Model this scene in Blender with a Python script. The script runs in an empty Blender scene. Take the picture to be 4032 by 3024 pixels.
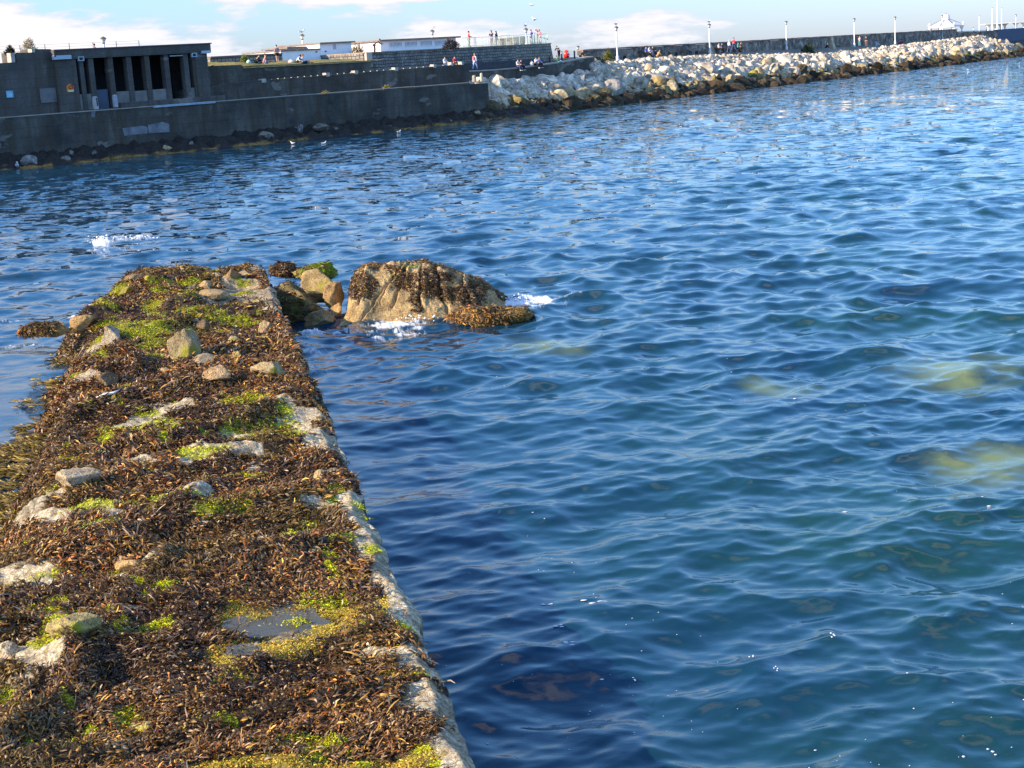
import bpy, bmesh, math, random
import numpy as np
from mathutils import Matrix, Vector
R = math.radians
rng = np.random.default_rng(7)
random.seed(7)
scn = bpy.context.scene
COL = scn.collection

# ------------------------------------------------------------------ camera
FPX, CX, CY, EYE = 6000.0, 2016.0, 1512.0, 6.3        # focal length in photo pixels, eye height above the water
ROLL, YHOR = R(3.5), 222.0
PITCH = math.atan((CY - YHOR) * math.cos(ROLL) / FPX)
c_fwd = np.array([0, math.cos(PITCH), -math.sin(PITCH)])
_r0 = np.array([1.0, 0, 0]); _u0 = np.cross(_r0, c_fwd)
c_rt = math.cos(ROLL) * _r0 - math.sin(ROLL) * _u0
c_up = math.sin(ROLL) * _r0 + math.cos(ROLL) * _u0
c_pos = np.array([0, 0, EYE])
cam_d = bpy.data.cameras.new("camera"); cam = bpy.data.objects.new("camera", cam_d); COL.objects.link(cam)
cam_d.sensor_width = 36.0; cam_d.lens = 36.0 * FPX / 4032.0
cam_d.clip_start = 0.5; cam_d.clip_end = 9000.0
cam.matrix_world = Matrix(((c_rt[0], c_up[0], -c_fwd[0], 0), (c_rt[1], c_up[1], -c_fwd[1], 0),
                           (c_rt[2], c_up[2], -c_fwd[2], EYE), (0, 0, 0, 1)))
scn.camera = cam

# ------------------------------------------------------------------ sky, sun, exposure
SUN_EL, SUN_AZ = R(25.0), R(-112.0)                    # azimuth from +Y, clockwise positive: far to the left
scn.view_settings.view_transform = 'Standard'; scn.view_settings.look = 'None'
scn.view_settings.gamma = 1.0; scn.view_settings.exposure = 1.0
scn.cycles.max_bounces = 6; scn.cycles.diffuse_bounces = 3; scn.cycles.glossy_bounces = 3
scn.cycles.transparent_max_bounces = 6; scn.cycles.caustics_reflective = False; scn.cycles.caustics_refractive = False
scn.cycles.use_denoising = True
sun_d = bpy.data.lights.new("sun", 'SUN'); sun = bpy.data.objects.new("sun", sun_d); COL.objects.link(sun)
sun_d.energy = 5.0; sun_d.angle = R(0.5); sun_d.color = (1.0, 0.83, 0.60)
sdir = Vector((math.sin(SUN_AZ) * math.cos(SUN_EL), math.cos(SUN_AZ) * math.cos(SUN_EL), math.sin(SUN_EL)))
sun.rotation_euler = (-sdir).to_track_quat('-Z', 'Y').to_euler()
sun.location = (-60, 10, 60)

W = bpy.data.worlds.new("World"); scn.world = W; W.use_nodes = True
nt = W.node_tree; nt.nodes.clear()
def nd(tree, typ, **kw):
    n = tree.nodes.new(typ)
    for k, v in kw.items():
        if k.startswith('i_'):
            key = k[2:]; key = int(key) if key.isdigit() else key.replace('_', ' ')
            n.inputs[key].default_value = v
        else: setattr(n, k, v)
    return n
def ramp(tree, pts, fac=None):
    n = tree.nodes.new('ShaderNodeValToRGB'); e = n.color_ramp.elements
    while len(e) < len(pts): e.new(0.5)
    for el, (p, c) in zip(e, pts):
        el.position = p; el.color = c if len(c) == 4 else (*c, 1)
    if fac is not None: tree.links.new(fac, n.inputs[0])
    return n
L = nt.links.new
out = nd(nt, 'ShaderNodeOutputWorld'); bg = nd(nt, 'ShaderNodeBackground'); bg.inputs[1].default_value = 0.078
sky = nd(nt, 'ShaderNodeTexSky', sky_type='NISHITA', sun_disc=False, sun_elevation=SUN_EL, sun_rotation=SUN_AZ,
         altitude=0, air_density=1.0, dust_density=0.25, ozone_density=2.2)
tc = nd(nt, 'ShaderNodeTexCoord'); sep = nd(nt, 'ShaderNodeSeparateXYZ'); L(tc.outputs['Generated'], sep.inputs[0])
# low banks of cumulus over the horizon (stretched sideways), thin veil higher up
mp = nd(nt, 'ShaderNodeMapping'); mp.inputs['Scale'].default_value = (9, 9, 42); mp.inputs['Location'].default_value = (3.1, 0.4, 0.62)
L(tc.outputs['Generated'], mp.inputs[0])
n1 = nd(nt, 'ShaderNodeTexNoise', i_Scale=1.0, i_Detail=9.0, i_Roughness=0.58); L(mp.outputs[0], n1.inputs['Vector'])
xb = nd(nt, 'ShaderNodeMapRange', i_1=-0.30, i_2=0.28, i_3=0.085, i_4=-0.10); L(sep.outputs[0], xb.inputs[0])
ad = nd(nt, 'ShaderNodeMath', operation='ADD'); L(n1.outputs[0], ad.inputs[0]); L(xb.outputs[0], ad.inputs[1])
cr = ramp(nt, [(0.515, (0, 0, 0)), (0.575, (1, 1, 1))], ad.outputs[0])
fz = nd(nt, 'ShaderNodeMapRange', i_1=0.10, i_2=0.30, i_3=1.0, i_4=0.0); L(sep.outputs[2], fz.inputs[0])
cm = nd(nt, 'ShaderNodeMath', operation='MULTIPLY'); L(cr.outputs[0], cm.inputs[0]); L(fz.outputs[0], cm.inputs[1])
cl_c = ramp(nt, [(0.52, (5.0, 5.4, 6.2)), (0.64, (7.0, 6.7, 6.8))], ad.outputs[0])
# high scattered cloud (seen only mirrored in the water)
mp2 = nd(nt, 'ShaderNodeMapping'); mp2.inputs['Scale'].default_value = (3.2, 3.2, 3.2); mp2.inputs['Location'].default_value = (0.3, 1.7, 0)
L(tc.outputs['Generated'], mp2.inputs[0])
n2 = nd(nt, 'ShaderNodeTexNoise', i_Scale=1.3, i_Detail=5.0, i_Roughness=0.5); L(mp2.outputs[0], n2.inputs['Vector'])
cr2 = ramp(nt, [(0.52, (0, 0, 0)), (0.62, (1, 1, 1))], n2.outputs[0])
fz2 = nd(nt, 'ShaderNodeMapRange', i_1=0.55, i_2=0.72, i_3=0.0, i_4=0.8); L(sep.outputs[2], fz2.inputs[0])
cm2 = nd(nt, 'ShaderNodeMath', operation='MULTIPLY'); L(cr2.outputs[0], cm2.inputs[0]); L(fz2.outputs[0], cm2.inputs[1])
tint = nd(nt, 'ShaderNodeMix', data_type='RGBA', blend_type='MULTIPLY'); tint.inputs[0].default_value = 1.0
zt = nd(nt, 'ShaderNodeMapRange', i_1=0.0, i_2=0.8, i_3=0.0, i_4=1.0); L(sep.outputs[2], zt.inputs[0])
tr = ramp(nt, [(0.0, (0.68, 0.83, 1.38)), (0.10, (0.90, 1.20, 1.72)), (0.5, (1.5, 2.4, 3.1)), (1.0, (0.85, 1.4, 2.1))], zt.outputs[0])
L(sky.outputs[0], tint.inputs[6]); L(tr.outputs[0], tint.inputs[7])
m1 = nd(nt, 'ShaderNodeMix', data_type='RGBA'); L(cm.outputs[0], m1.inputs[0]); L(tint.outputs[2], m1.inputs[6]); L(cl_c.outputs[0], m1.inputs[7])
m2 = nd(nt, 'ShaderNodeMix', data_type='RGBA'); L(cm2.outputs[0], m2.inputs[0]); L(m1.outputs[2], m2.inputs[6]); m2.inputs[7].default_value = (9.5, 8.9, 8.0, 1)
L(m2.outputs[2], bg.inputs[0]); L(bg.outputs[0], out.inputs[0])

# ------------------------------------------------------------------ measuring: photo pixel -> place
def ray(px, py): return c_fwd + c_rt * ((px - CX) / FPX) - c_up * ((py - CY) / FPX)
def at_z(px, py, z=0.0):
    d = ray(px, py); return c_pos + d * ((z - EYE) / d[2])
def at_Y(px, py, Y):
    d = ray(px, py); return c_pos + d * (Y / d[1])
def proj(P):
    d = P - c_pos; w = d @ c_fwd
    return CX + FPX * (d @ c_rt) / w, CY - FPX * (d @ c_up) / w
# two straight stretches of shore; local x runs along the waterline, local y goes inland
class Frame:
    def __init__(s, ox, oy, ang):
        s.o = np.array([ox, oy]); s.ang = ang
        s.t = np.array([math.cos(ang), math.sin(ang)]); s.n = np.array([-math.sin(ang), math.cos(ang)])
        s.M = Matrix.Translation((ox, oy, 0)) @ Matrix.Rotation(ang, 4, 'Z')
    def px(s, px, py, o):                              # pixel on the vertical plane o metres inland -> (along, z)
        d = ray(px, py); k = (o - (-s.o) @ s.n) / (d[:2] @ s.n)
        p = c_pos + d * k; return (p[:2] - s.o) @ s.t, p[2]
    def s(s, px, py, o): return s.px(px, py, o)[0]
    def z(s, px, py, o): return s.px(px, py, o)[1]
    def w(s, a, o, z=0.0):
        p = s.o + s.t * a + s.n * o; return np.array([p[0], p[1], z])
A = Frame(-38.7, 119.9, R(45.0))                       # bathing place wall
B = Frame(-6.0, 153.0, math.atan2(0.826, 0.564))       # breakwater

# ------------------------------------------------------------------ noise
def _h(ix, iy, iz, seed):
    n = (ix.astype(np.int64) * 73856093) ^ (iy.astype(np.int64) * 19349663) ^ (iz.astype(np.int64) * 83492791) ^ (seed * 2654435)
    n = (n ^ (n >> 13)) * 1274126177 & 0x7fffffff
    n = (n ^ (n >> 15)) * 668265263 & 0x7fffffff
    return ((n ^ (n >> 14)) & 0xffff) / 65535.0
def vnoise(x, y, z=0.0, seed=0):
    x, y, z = np.broadcast_arrays(np.asarray(x, float), np.asarray(y, float), np.asarray(z, float))
    ix, iy, iz = np.floor(x), np.floor(y), np.floor(z)
    fx, fy, fz = x - ix, y - iy, z - iz
    fx, fy, fz = [f * f * f * (f * (f * 6 - 15) + 10) for f in (fx, fy, fz)]
    r = 0
    for a in (0, 1):
        for b in (0, 1):
            for c in (0, 1):
                wgt = (fx if a else 1 - fx) * (fy if b else 1 - fy) * (fz if c else 1 - fz)
                r = r + wgt * _h(ix + a, iy + b, iz + c, seed)
    return r * 2 - 1
def fbm(x, y, z=0.0, oct=4, seed=0, gain=0.5):
    r, a, f = 0, 1.0, 1.0
    for k in range(oct):
        r = r + a * vnoise(x * f + 7.3 * k, y * f - 3.1 * k, np.asarray(z) * f + 1.7 * k, seed + k); a *= gain; f *= 2.03
    return r
def sst(a, b, x):
    t = np.clip((x - a) / (b - a), 0, 1); return t * t * (3 - 2 * t)

# ------------------------------------------------------------------ mesh helpers
def np_mesh(name, V, F, mat=None, smooth=True, cols=None, attrs=None):
    V = np.asarray(V, np.float32); F = np.asarray(F, np.int32); k = F.shape[1]
    me = bpy.data.meshes.new(name)
    me.vertices.add(len(V)); me.vertices.foreach_set('co', V.ravel())
    me.loops.add(F.size); me.loops.foreach_set('vertex_index', F.ravel())
    me.polygons.add(len(F)); me.polygons.foreach_set('loop_start', np.arange(0, F.size, k, dtype=np.int32))
    me.polygons.foreach_set('use_smooth', np.full(len(F), smooth, dtype=bool))
    me.update(calc_edges=True)
    if cols is not None:
        at = me.color_attributes.new('Col', 'FLOAT_COLOR', 'POINT')
        c = np.ones((len(V), 4), np.float32); c[:, :3] = cols; at.data.foreach_set('color', c.ravel())
    for kx, v in (attrs or {}).items():
        at = me.attributes.new(kx, 'FLOAT', 'POINT'); at.data.foreach_set('value', np.asarray(v, np.float32))
    if mat: me.materials.append(mat)
    return me
def link(name, me, parent=None, M=None):
    o = bpy.data.objects.new(name, me); COL.objects.link(o)
    if parent is not None: o.parent = parent
    if M is not None: o.matrix_local = M
    return o
def tag(o, label=None, cat=None, group=None, kind=None):
    if label: o['label'] = label
    if cat: o['category'] = cat
    if group: o['group'] = group
    if kind: o['kind'] = kind
    return o
class MB:
    """collects simple shapes; build() links them as one mesh object"""
    def __init__(s): s.v, s.f = [], []
    def add(s, v, f):
        n = len(s.v); s.v += [tuple(p) for p in v]; s.f += [tuple(i + n for i in q) for q in f]; return s
    def box(s, x0, x1, y0, y1, z0, z1, taper=0.0):
        t = taper
        return s.add([(x0, y0, z0), (x1, y0, z0), (x1, y1, z0), (x0, y1, z0), (x0 + t, y0 + t, z1), (x1 - t, y0 + t, z1), (x1 - t, y1 - t, z1), (x0 + t, y1 - t, z1)],
                     [(3, 2, 1, 0), (4, 5, 6, 7), (0, 1, 5, 4), (1, 2, 6, 5), (2, 3, 7, 6), (3, 0, 4, 7)])
    def prism(s, pts, y0, y1):                          # polygon in x,z pushed along y
        n = len(pts)
        return s.add([(x, y0, z) for x, z in pts] + [(x, y1, z) for x, z in pts],
                     [tuple(range(n)), tuple(range(2 * n - 1, n - 1, -1))] + [(i, i + n, (i + 1) % n + n, (i + 1) % n) for i in range(n)])
    def slab(s, pts, z0, z1):                           # polygon in x,y (z1 may be a list)
        n = len(pts); zt = z1 if hasattr(z1, '__len__') else [z1] * n
        return s.add([(x, y, z0) for x, y in pts] + [(x, y, z) for (x, y), z in zip(pts, zt)],
                     [tuple(range(n - 1, -1, -1)), tuple(range(n, 2 * n))] + [(i, (i + 1) % n, (i + 1) % n + n, i + n) for i in range(n)])
    def tube(s, pts, rad, n=8, cap=True):
        pts = [Vector(p) for p in pts]; rad = rad if hasattr(rad, '__len__') else [rad] * len(pts); b = len(s.v)
        for i, p in enumerate(pts):
            d = (pts[min(i + 1, len(pts) - 1)] - pts[max(i - 1, 0)]).normalized()
            u = d.cross(Vector((0, 0, 1)) if abs(d.z) < 0.9 else Vector((0, 1, 0))).normalized(); w = d.cross(u)
            for k in range(n):
                a = 2 * math.pi * k / n; q = p + (u * math.cos(a) + w * math.sin(a)) * rad[i]; s.v.append(tuple(q))
        for i in range(len(pts) - 1):
            for k in range(n):
                s.f.append((b + i * n + k, b + i * n + (k + 1) % n, b + (i + 1) * n + (k + 1) % n, b + (i + 1) * n + k))
        if cap:
            s.f.append(tuple(b + k for k in range(n))[::-1]); e = b + (len(pts) - 1) * n; s.f.append(tuple(e + k for k in range(n)))
        return s
    def lathe(s, prof, n=12, c=(0, 0)):
        return s.tube([(c[0], c[1], z) for r, z in prof], [max(r, 0.002) for r, z in prof], n)
    def ball(s, c, r, n=8, m=6):
        r = r if hasattr(r, '__len__') else (r, r, r); b = len(s.v)
        for i in range(m + 1):
            a = math.pi * i / m
            for k in range(n):
                t = 2 * math.pi * k / n
                s.v.append((c[0] + r[0] * math.sin(a) * math.cos(t), c[1] + r[1] * math.sin(a) * math.sin(t), c[2] - r[2] * math.cos(a)))
        for i in range(m):
            for k in range(n): s.f.append((b + i * n + k, b + i * n + (k + 1) % n, b + (i + 1) * n + (k + 1) % n, b + (i + 1) * n + k))
        return s
    def build(s, name, mat, parent=None, M=None, origin=(0, 0, 0), bevel=0.0, smooth=False):
        me = bpy.data.meshes.new(name)
        me.from_pydata([(x - origin[0], y - origin[1], z - origin[2]) for x, y, z in s.v], [], s.f); me.update()
        bm = bmesh.new(); bm.from_mesh(me); bmesh.ops.recalc_face_normals(bm, faces=bm.faces)
        if bevel: bmesh.ops.bevel(bm, geom=bm.edges[:], offset=bevel, segments=1, affect='EDGES', clamp_overlap=True)
        bm.to_mesh(me); bm.free()
        if smooth: me.polygons.foreach_set('use_smooth', np.ones(len(me.polygons), bool))
        if mat: me.materials.append(mat)
        return link(name, me, parent, M)
class Thing:
    """an Empty at the thing's base, in one of the shore frames or the world; parts are built in frame coordinates"""
    def __init__(s, name, label, cat, base, frame=None, group=None, rz=0.0):
        s.base = base; s.o = bpy.data.objects.new(name, None); COL.objects.link(s.o); s.o.empty_display_size = 0.3
        F_ = frame.M if frame else Matrix.Identity(4)
        s.o.matrix_world = F_ @ Matrix.Translation(base) @ Matrix.Rotation(rz, 4, 'Z'); tag(s.o, label, cat, group)
    def part(s, name, mb, mat, parent=None, local=False, **kw):
        return mb.build(name, mat, parent or s.o, origin=(0, 0, 0) if local else s.base, **kw)

# ------------------------------------------------------------------ materials
def new_mat(name):
    m = bpy.data.materials.new(name); m.use_nodes = True; t = m.node_tree
    return m, t, t.nodes['Principled BSDF'], t.links.new
def plain(name, col, rough=0.6, var=0.0, scale=4.0, metal=0.0, spec=0.5):
    m, t, b, l = new_mat(name); b.inputs['Roughness'].default_value = rough; b.inputs['Metallic'].default_value = metal
    b.inputs['Specular IOR Level'].default_value = spec
    co = nd(t, 'ShaderNodeTexCoord'); n = nd(t, 'ShaderNodeTexNoise', i_Scale=scale, i_Detail=5.0); l(co.outputs['Object'], n.inputs['Vector'])
    v = max(var, 0.04)
    r = ramp(t, [(0.3, tuple(c * (1 - v) for c in col)), (0.7, tuple(min(1, c * (1 + v)) for c in col))], n.outputs[0]); l(r.outputs[0], b.inputs['Base Color'])
    return m
def bump(t, b, l, src, dist=0.02, strength=0.6):
    n = nd(t, 'ShaderNodeBump', i_Strength=strength, i_Distance=dist); l(src, n.inputs['Height']); l(n.outputs[0], b.inputs['Normal']); return n
def mixc(t, l, fac, a, b_, mode='MIX'):
    n = nd(t, 'ShaderNodeMix', data_type='RGBA', blend_type=mode)
    for sock, v in ((n.inputs[0], fac), (n.inputs[6], a), (n.inputs[7], b_)):
        if isinstance(v, bpy.types.NodeSocket): l(v, sock)
        elif isinstance(v, tuple): sock.default_value = (*v, 1) if len(v) == 3 else v
        else: sock.default_value = v
    return n.outputs[2]
def noise(t, l, vec, scale, detail=4.0, rough=0.55, stretch=None):
    if stretch:
        mp_ = nd(t, 'ShaderNodeMapping'); mp_.inputs['Scale'].default_value = stretch; l(vec, mp_.inputs[0]); vec = mp_.outputs[0]
    n = nd(t, 'ShaderNodeTexNoise', i_Scale=scale, i_Detail=detail, i_Roughness=rough); l(vec, n.inputs['Vector']); return n.outputs[0]

def m_shore_concrete(name, base, dark):
    """old poured concrete: lift lines, streaks, patches and pits"""
    m, t, b, l = new_mat(name); co = nd(t, 'ShaderNodeTexCoord').outputs['Object']
    a = noise(t, l, co, 0.35, 6, 0.6); st = noise(t, l, co, 1.0, 5, 0.6, (1.3, 1.3, 0.16)); fine = noise(t, l, co, 6.0, 6, 0.65)
    c1 = mixc(t, l, ramp(t, [(0.35, (0, 0, 0)), (0.68, (1, 1, 1))], a).outputs[0], dark, base)
    c2 = mixc(t, l, ramp(t, [(0.42, (0, 0, 0)), (0.66, (1, 1, 1))], st).outputs[0], c1, mixc(t, l, 0.6, dark, (0.10, 0.075, 0.05)))
    pl = ramp(t, [(0.62, (0, 0, 0)), (0.66, (1, 1, 1))], noise(t, l, co, 0.5, 5, 0.6, (0.6, 1, 1.3))).outputs[0]
    c3 = mixc(t, l, mixc(t, l, 0.5, (0, 0, 0), pl), c2, tuple(min(1, x * 2.1) for x in base))
    wv = nd(t, 'ShaderNodeTexWave', wave_type='BANDS', bands_direction='Z', i_Scale=0.42, i_Distortion=0.5, i_Detail=2.0); l(co, wv.inputs['Vector'])
    ln = ramp(t, [(0.0, (0.80, 0.80, 0.80)), (0.03, (1, 1, 1))], wv.outputs[0]).outputs[0]
    c4 = mixc(t, l, 1.0, c3, ln, 'MULTIPLY')
    c5 = mixc(t, l, 1.0, c4, ramp(t, [(0.3, (0.75, 0.75, 0.75)), (0.7, (1.15, 1.15, 1.15))], fine).outputs[0], 'MULTIPLY')
    l(c5, b.inputs['Base Color']); b.inputs['Roughness'].default_value = 0.92; b.inputs['Specular IOR Level'].default_value = 0.2; bump(t, b, l, fine, 0.05, 0.5)
    return m
def m_masonry(name, base, dark, bw=0.55, bh=0.32):
    m, t, b, l = new_mat(name); co = nd(t, 'ShaderNodeTexCoord').outputs['Object']
    sp = nd(t, 'ShaderNodeSeparateXYZ'); l(co, sp.inputs[0]); cb = nd(t, 'ShaderNodeCombineXYZ')
    s2 = nd(t, 'ShaderNodeMath', operation='ADD'); l(sp.outputs[0], s2.inputs[0]); l(sp.outputs[1], s2.inputs[1])
    l(s2.outputs[0], cb.inputs[0]); l(sp.outputs[2], cb.inputs[1])
    wr = nd(t, 'ShaderNodeTexNoise', i_Scale=1.3, i_Detail=2.0); l(co, wr.inputs['Vector'])
    vm = nd(t, 'ShaderNodeVectorMath', operation='SCALE'); l(wr.outputs[1], vm.inputs[0]); vm.inputs['Scale'].default_value = 0.22
    va = nd(t, 'ShaderNodeVectorMath', operation='ADD'); l(cb.outputs[0], va.inputs[0]); l(vm.outputs[0], va.inputs[1])
    br = nd(t, 'ShaderNodeTexBrick', offset=0.5, squash=0.7, squash_frequency=3); l(va.outputs[0], br.inputs['Vector'])
    for k, v in (('Scale', 1.0), ('Brick Width', bw), ('Row Height', bh), ('Mortar Size', 0.035), ('Mortar Smooth', 0.3), ('Bias', -0.2)): br.inputs[k].default_value = v
    br.inputs['Color1'].default_value = (*base, 1); br.inputs['Color2'].default_value = (*dark, 1); br.inputs['Mortar'].default_value = (0.06, 0.055, 0.05, 1)
    a = noise(t, l, co, 0.8, 5); c = mixc(t, l, 1.0, br.outputs[0], ramp(t, [(0.3, (0.55, 0.55, 0.55)), (0.7, (1.25, 1.2, 1.15))], a).outputs[0], 'MULTIPLY')
    l(c, b.inputs['Base Color']); b.inputs['Roughness'].default_value = 0.9; b.inputs['Specular IOR Level'].default_value = 0.2; bump(t, b, l, br.outputs['Fac'], -0.05, 0.7)
    return m
def m_rubble_wall(name):
    m, t, b, l = new_mat(name); co = nd(t, 'ShaderNodeTexCoord').outputs['Object']
    vo = nd(t, 'ShaderNodeTexVoronoi', feature='F1', i_Scale=1.5); l(co, vo.inputs['Vector'])
    ed = nd(t, 'ShaderNodeTexVoronoi', feature='DISTANCE_TO_EDGE', i_Scale=1.5); l(co, ed.inputs['Vector'])
    hs = nd(t, 'ShaderNodeSeparateColor'); l(vo.outputs['Color'], hs.inputs[0])
    c = ramp(t, [(0.0, (0.13, 0.12, 0.11)), (0.5, (0.22, 0.2, 0.17)), (1.0, (0.38, 0.35, 0.30))], hs.outputs[0]).outputs[0]
    c = mixc(t, l, 1.0, c, ramp(t, [(0.0, (0.35, 0.33, 0.3)), (0.07, (1, 1, 1))], ed.outputs[0]).outputs[0], 'MULTIPLY')
    l(mixc(t, l, 1.0, c, ramp(t, [(0.3, (0.6, 0.6, 0.6)), (0.7, (1.3, 1.25, 1.2))], noise(t, l, co, 0.5, 5)).outputs[0], 'MULTIPLY'), b.inputs['Base Color'])
    b.inputs['Roughness'].default_value = 0.9; b.inputs['Specular IOR Level'].default_value = 0.2; bump(t, b, l, ed.outputs[0], 0.08, 0.6)
    return m
def m_rock(name, c1, c2, c3, scale=3.0, algae=0.0, tide=None):
    """weathered granite: speckle, lichen and dark hollows; multiplied by the object's own tint"""
    m, t, b, l = new_mat(name); co = nd(t, 'ShaderNodeTexCoord').outputs['Object']
    a = noise(t, l, co, scale, 6, 0.62); f = noise(t, l, co, scale * 14, 3, 0.7)
    c = ramp(t, [(0.30, c3), (0.5, c1), (0.72, c2)], a).outputs[0]
    c = mixc(t, l, 1.0, c, ramp(t, [(0.34, (0.35, 0.32, 0.29)), (0.5, (1, 1, 1)), (0.66, (1.4, 1.36, 1.28))], f).outputs[0], 'MULTIPLY')
    if algae:
        g = noise(t, l, co, scale * 0.8, 4, 0.6)
        c = mixc(t, l, ramp(t, [(0.62 - 0.22 * algae, (0, 0, 0)), (0.72 - 0.22 * algae, (1, 1, 1))], g).outputs[0], c, mixc(t, l, a, (0.16, 0.17, 0.02), (0.40, 0.36, 0.04)))
    oi = nd(t, 'ShaderNodeObjectInfo'); c = mixc(t, l, 1.0, c, oi.outputs['Color'], 'MULTIPLY')
    l(c, b.inputs['Base Color']); b.inputs['Roughness'].default_value = 0.85; b.inputs['Specular IOR Level'].default_value = 0.3
    bump(t, b, l, mixc(t, l, 0.5, a, f), 0.06, 0.9)
    return m
def m_attr(name, rough=0.5, spec=0.5, grain_noise=None, objcol=False, bscale=None, transl=0.0):
    m, t, b, l = new_mat(name); at = nd(t, 'ShaderNodeAttribute', attribute_name='Col'); c = at.outputs['Color']
    co = nd(t, 'ShaderNodeTexCoord').outputs['Object']
    if objcol: c = mixc(t, l, 1.0, c, nd(t, 'ShaderNodeObjectInfo').outputs['Color'], 'MULTIPLY')
    if grain_noise: c = mixc(t, l, 1.0, c, ramp(t, [(0.34, (0.42, 0.40, 0.37)), (0.5, (0.95, 0.95, 0.95)), (0.66, (1.45, 1.43, 1.4))], noise(t, l, co, grain_noise, 5, 0.65)).outputs[0], 'MULTIPLY')  # random light and dark speckle in the colour, for grain
    l(c, b.inputs['Base Color']); b.inputs['Roughness'].default_value = rough; b.inputs['Specular IOR Level'].default_value = spec
    if bscale: bump(t, b, l, noise(t, l, co, bscale[0], 5, 0.65), bscale[1], 0.8)
    return m
M_CONC = m_shore_concrete('shore_concrete', (0.165, 0.145, 0.118), (0.050, 0.045, 0.041))
M_CONC2 = m_shore_concrete('pavilion_concrete', (0.165, 0.148, 0.130), (0.085, 0.078, 0.072))
M_PATH = plain('path_concrete', (0.36, 0.31, 0.25), 0.9, 0.2, 0.8)
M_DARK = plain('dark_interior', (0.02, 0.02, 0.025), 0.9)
M_MASON = m_masonry('squared_granite', (0.30, 0.28, 0.25), (0.17, 0.165, 0.16))
M_MASONC = m_masonry('coursed_granite', (0.36, 0.33, 0.27), (0.24, 0.22, 0.19), 0.6, 0.35)
M_RUBW = m_rubble_wall('rubble_masonry')
M_COPE = plain('coping_stone', (0.42, 0.37, 0.31), 0.85, 0.3, 2.0)
M_WHITE = plain('white_paint', (0.80, 0.80, 0.80), 0.55, 0.05, 1.0)
M_RENDER = plain('white_render', (0.90, 0.90, 0.90), 0.8, 0.07, 0.9)
M_ROOF = plain('roof_felt', (0.22, 0.17, 0.15), 0.9, 0.25, 1.5)
M_GLASS = plain('frosted_glass', (0.75, 0.72, 0.62), 0.25)
M_CAP = plain('grey_metal', (0.12, 0.11, 0.12), 0.5, metal=0.3)
M_BLACK = plain('black_paint', (0.015, 0.015, 0.018), 0.4)
M_WOOD = plain('weathered_wood', (0.34, 0.30, 0.25), 0.9, 0.3, 6.0)
M_BLUEDOOR = plain('blue_grey_door', (0.05, 0.07, 0.11), 0.6, 0.15, 2.0)
M_LTBOX = plain('pale_blue_plastic', (0.42, 0.50, 0.56), 0.5)
M_GRASS = plain('dry_grass', (0.17, 0.14, 0.035), 0.95, 0.45, 3.0)
M_EARTH = plain('trodden_earth', (0.25, 0.215, 0.165), 0.95, 0.3, 0.9)
M_UNDER = plain('dark_rock_bed', (0.05, 0.042, 0.034), 0.95, 0.4, 1.0)
M_RAIL = plain('pale_green_rail', (0.55, 0.68, 0.60), 0.5)

# ================================================================== WATER
def seg_mask(px, py, segs, warp=0.0, k=1.0):
    """1 inside fat line segments (x0,y0,x1,y1,halfwidth) measured on the photo, soft edge; y counts double for foreshortening"""
    m = np.zeros_like(px)
    for x0, y0, x1, y1, w in segs:
        dx, dy = x1 - x0, (y1 - y0) * 1.6; q = max(dx * dx + dy * dy, 1e-6)
        tt = np.clip(((px - x0) * dx + (py - y0) * 1.6 * dy) / q, 0, 1)
        d = np.hypot(px - x0 - tt * dx, (py - y0) * 1.6 - tt * dy) / (w * k * (1 + warp))
        m = np.maximum(m, 1 - sst(0.55, 1.25, d))
    return m
def ell_mask(px, py, ells, soft=(0.5, 1.2)):
    m = np.zeros_like(px)
    for cx, cy, rx, ry in ells:
        d = np.hypot((px - cx) / rx, (py - cy) / ry); m = np.maximum(m, 1 - sst(soft[0], soft[1], d))
    return m

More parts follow.
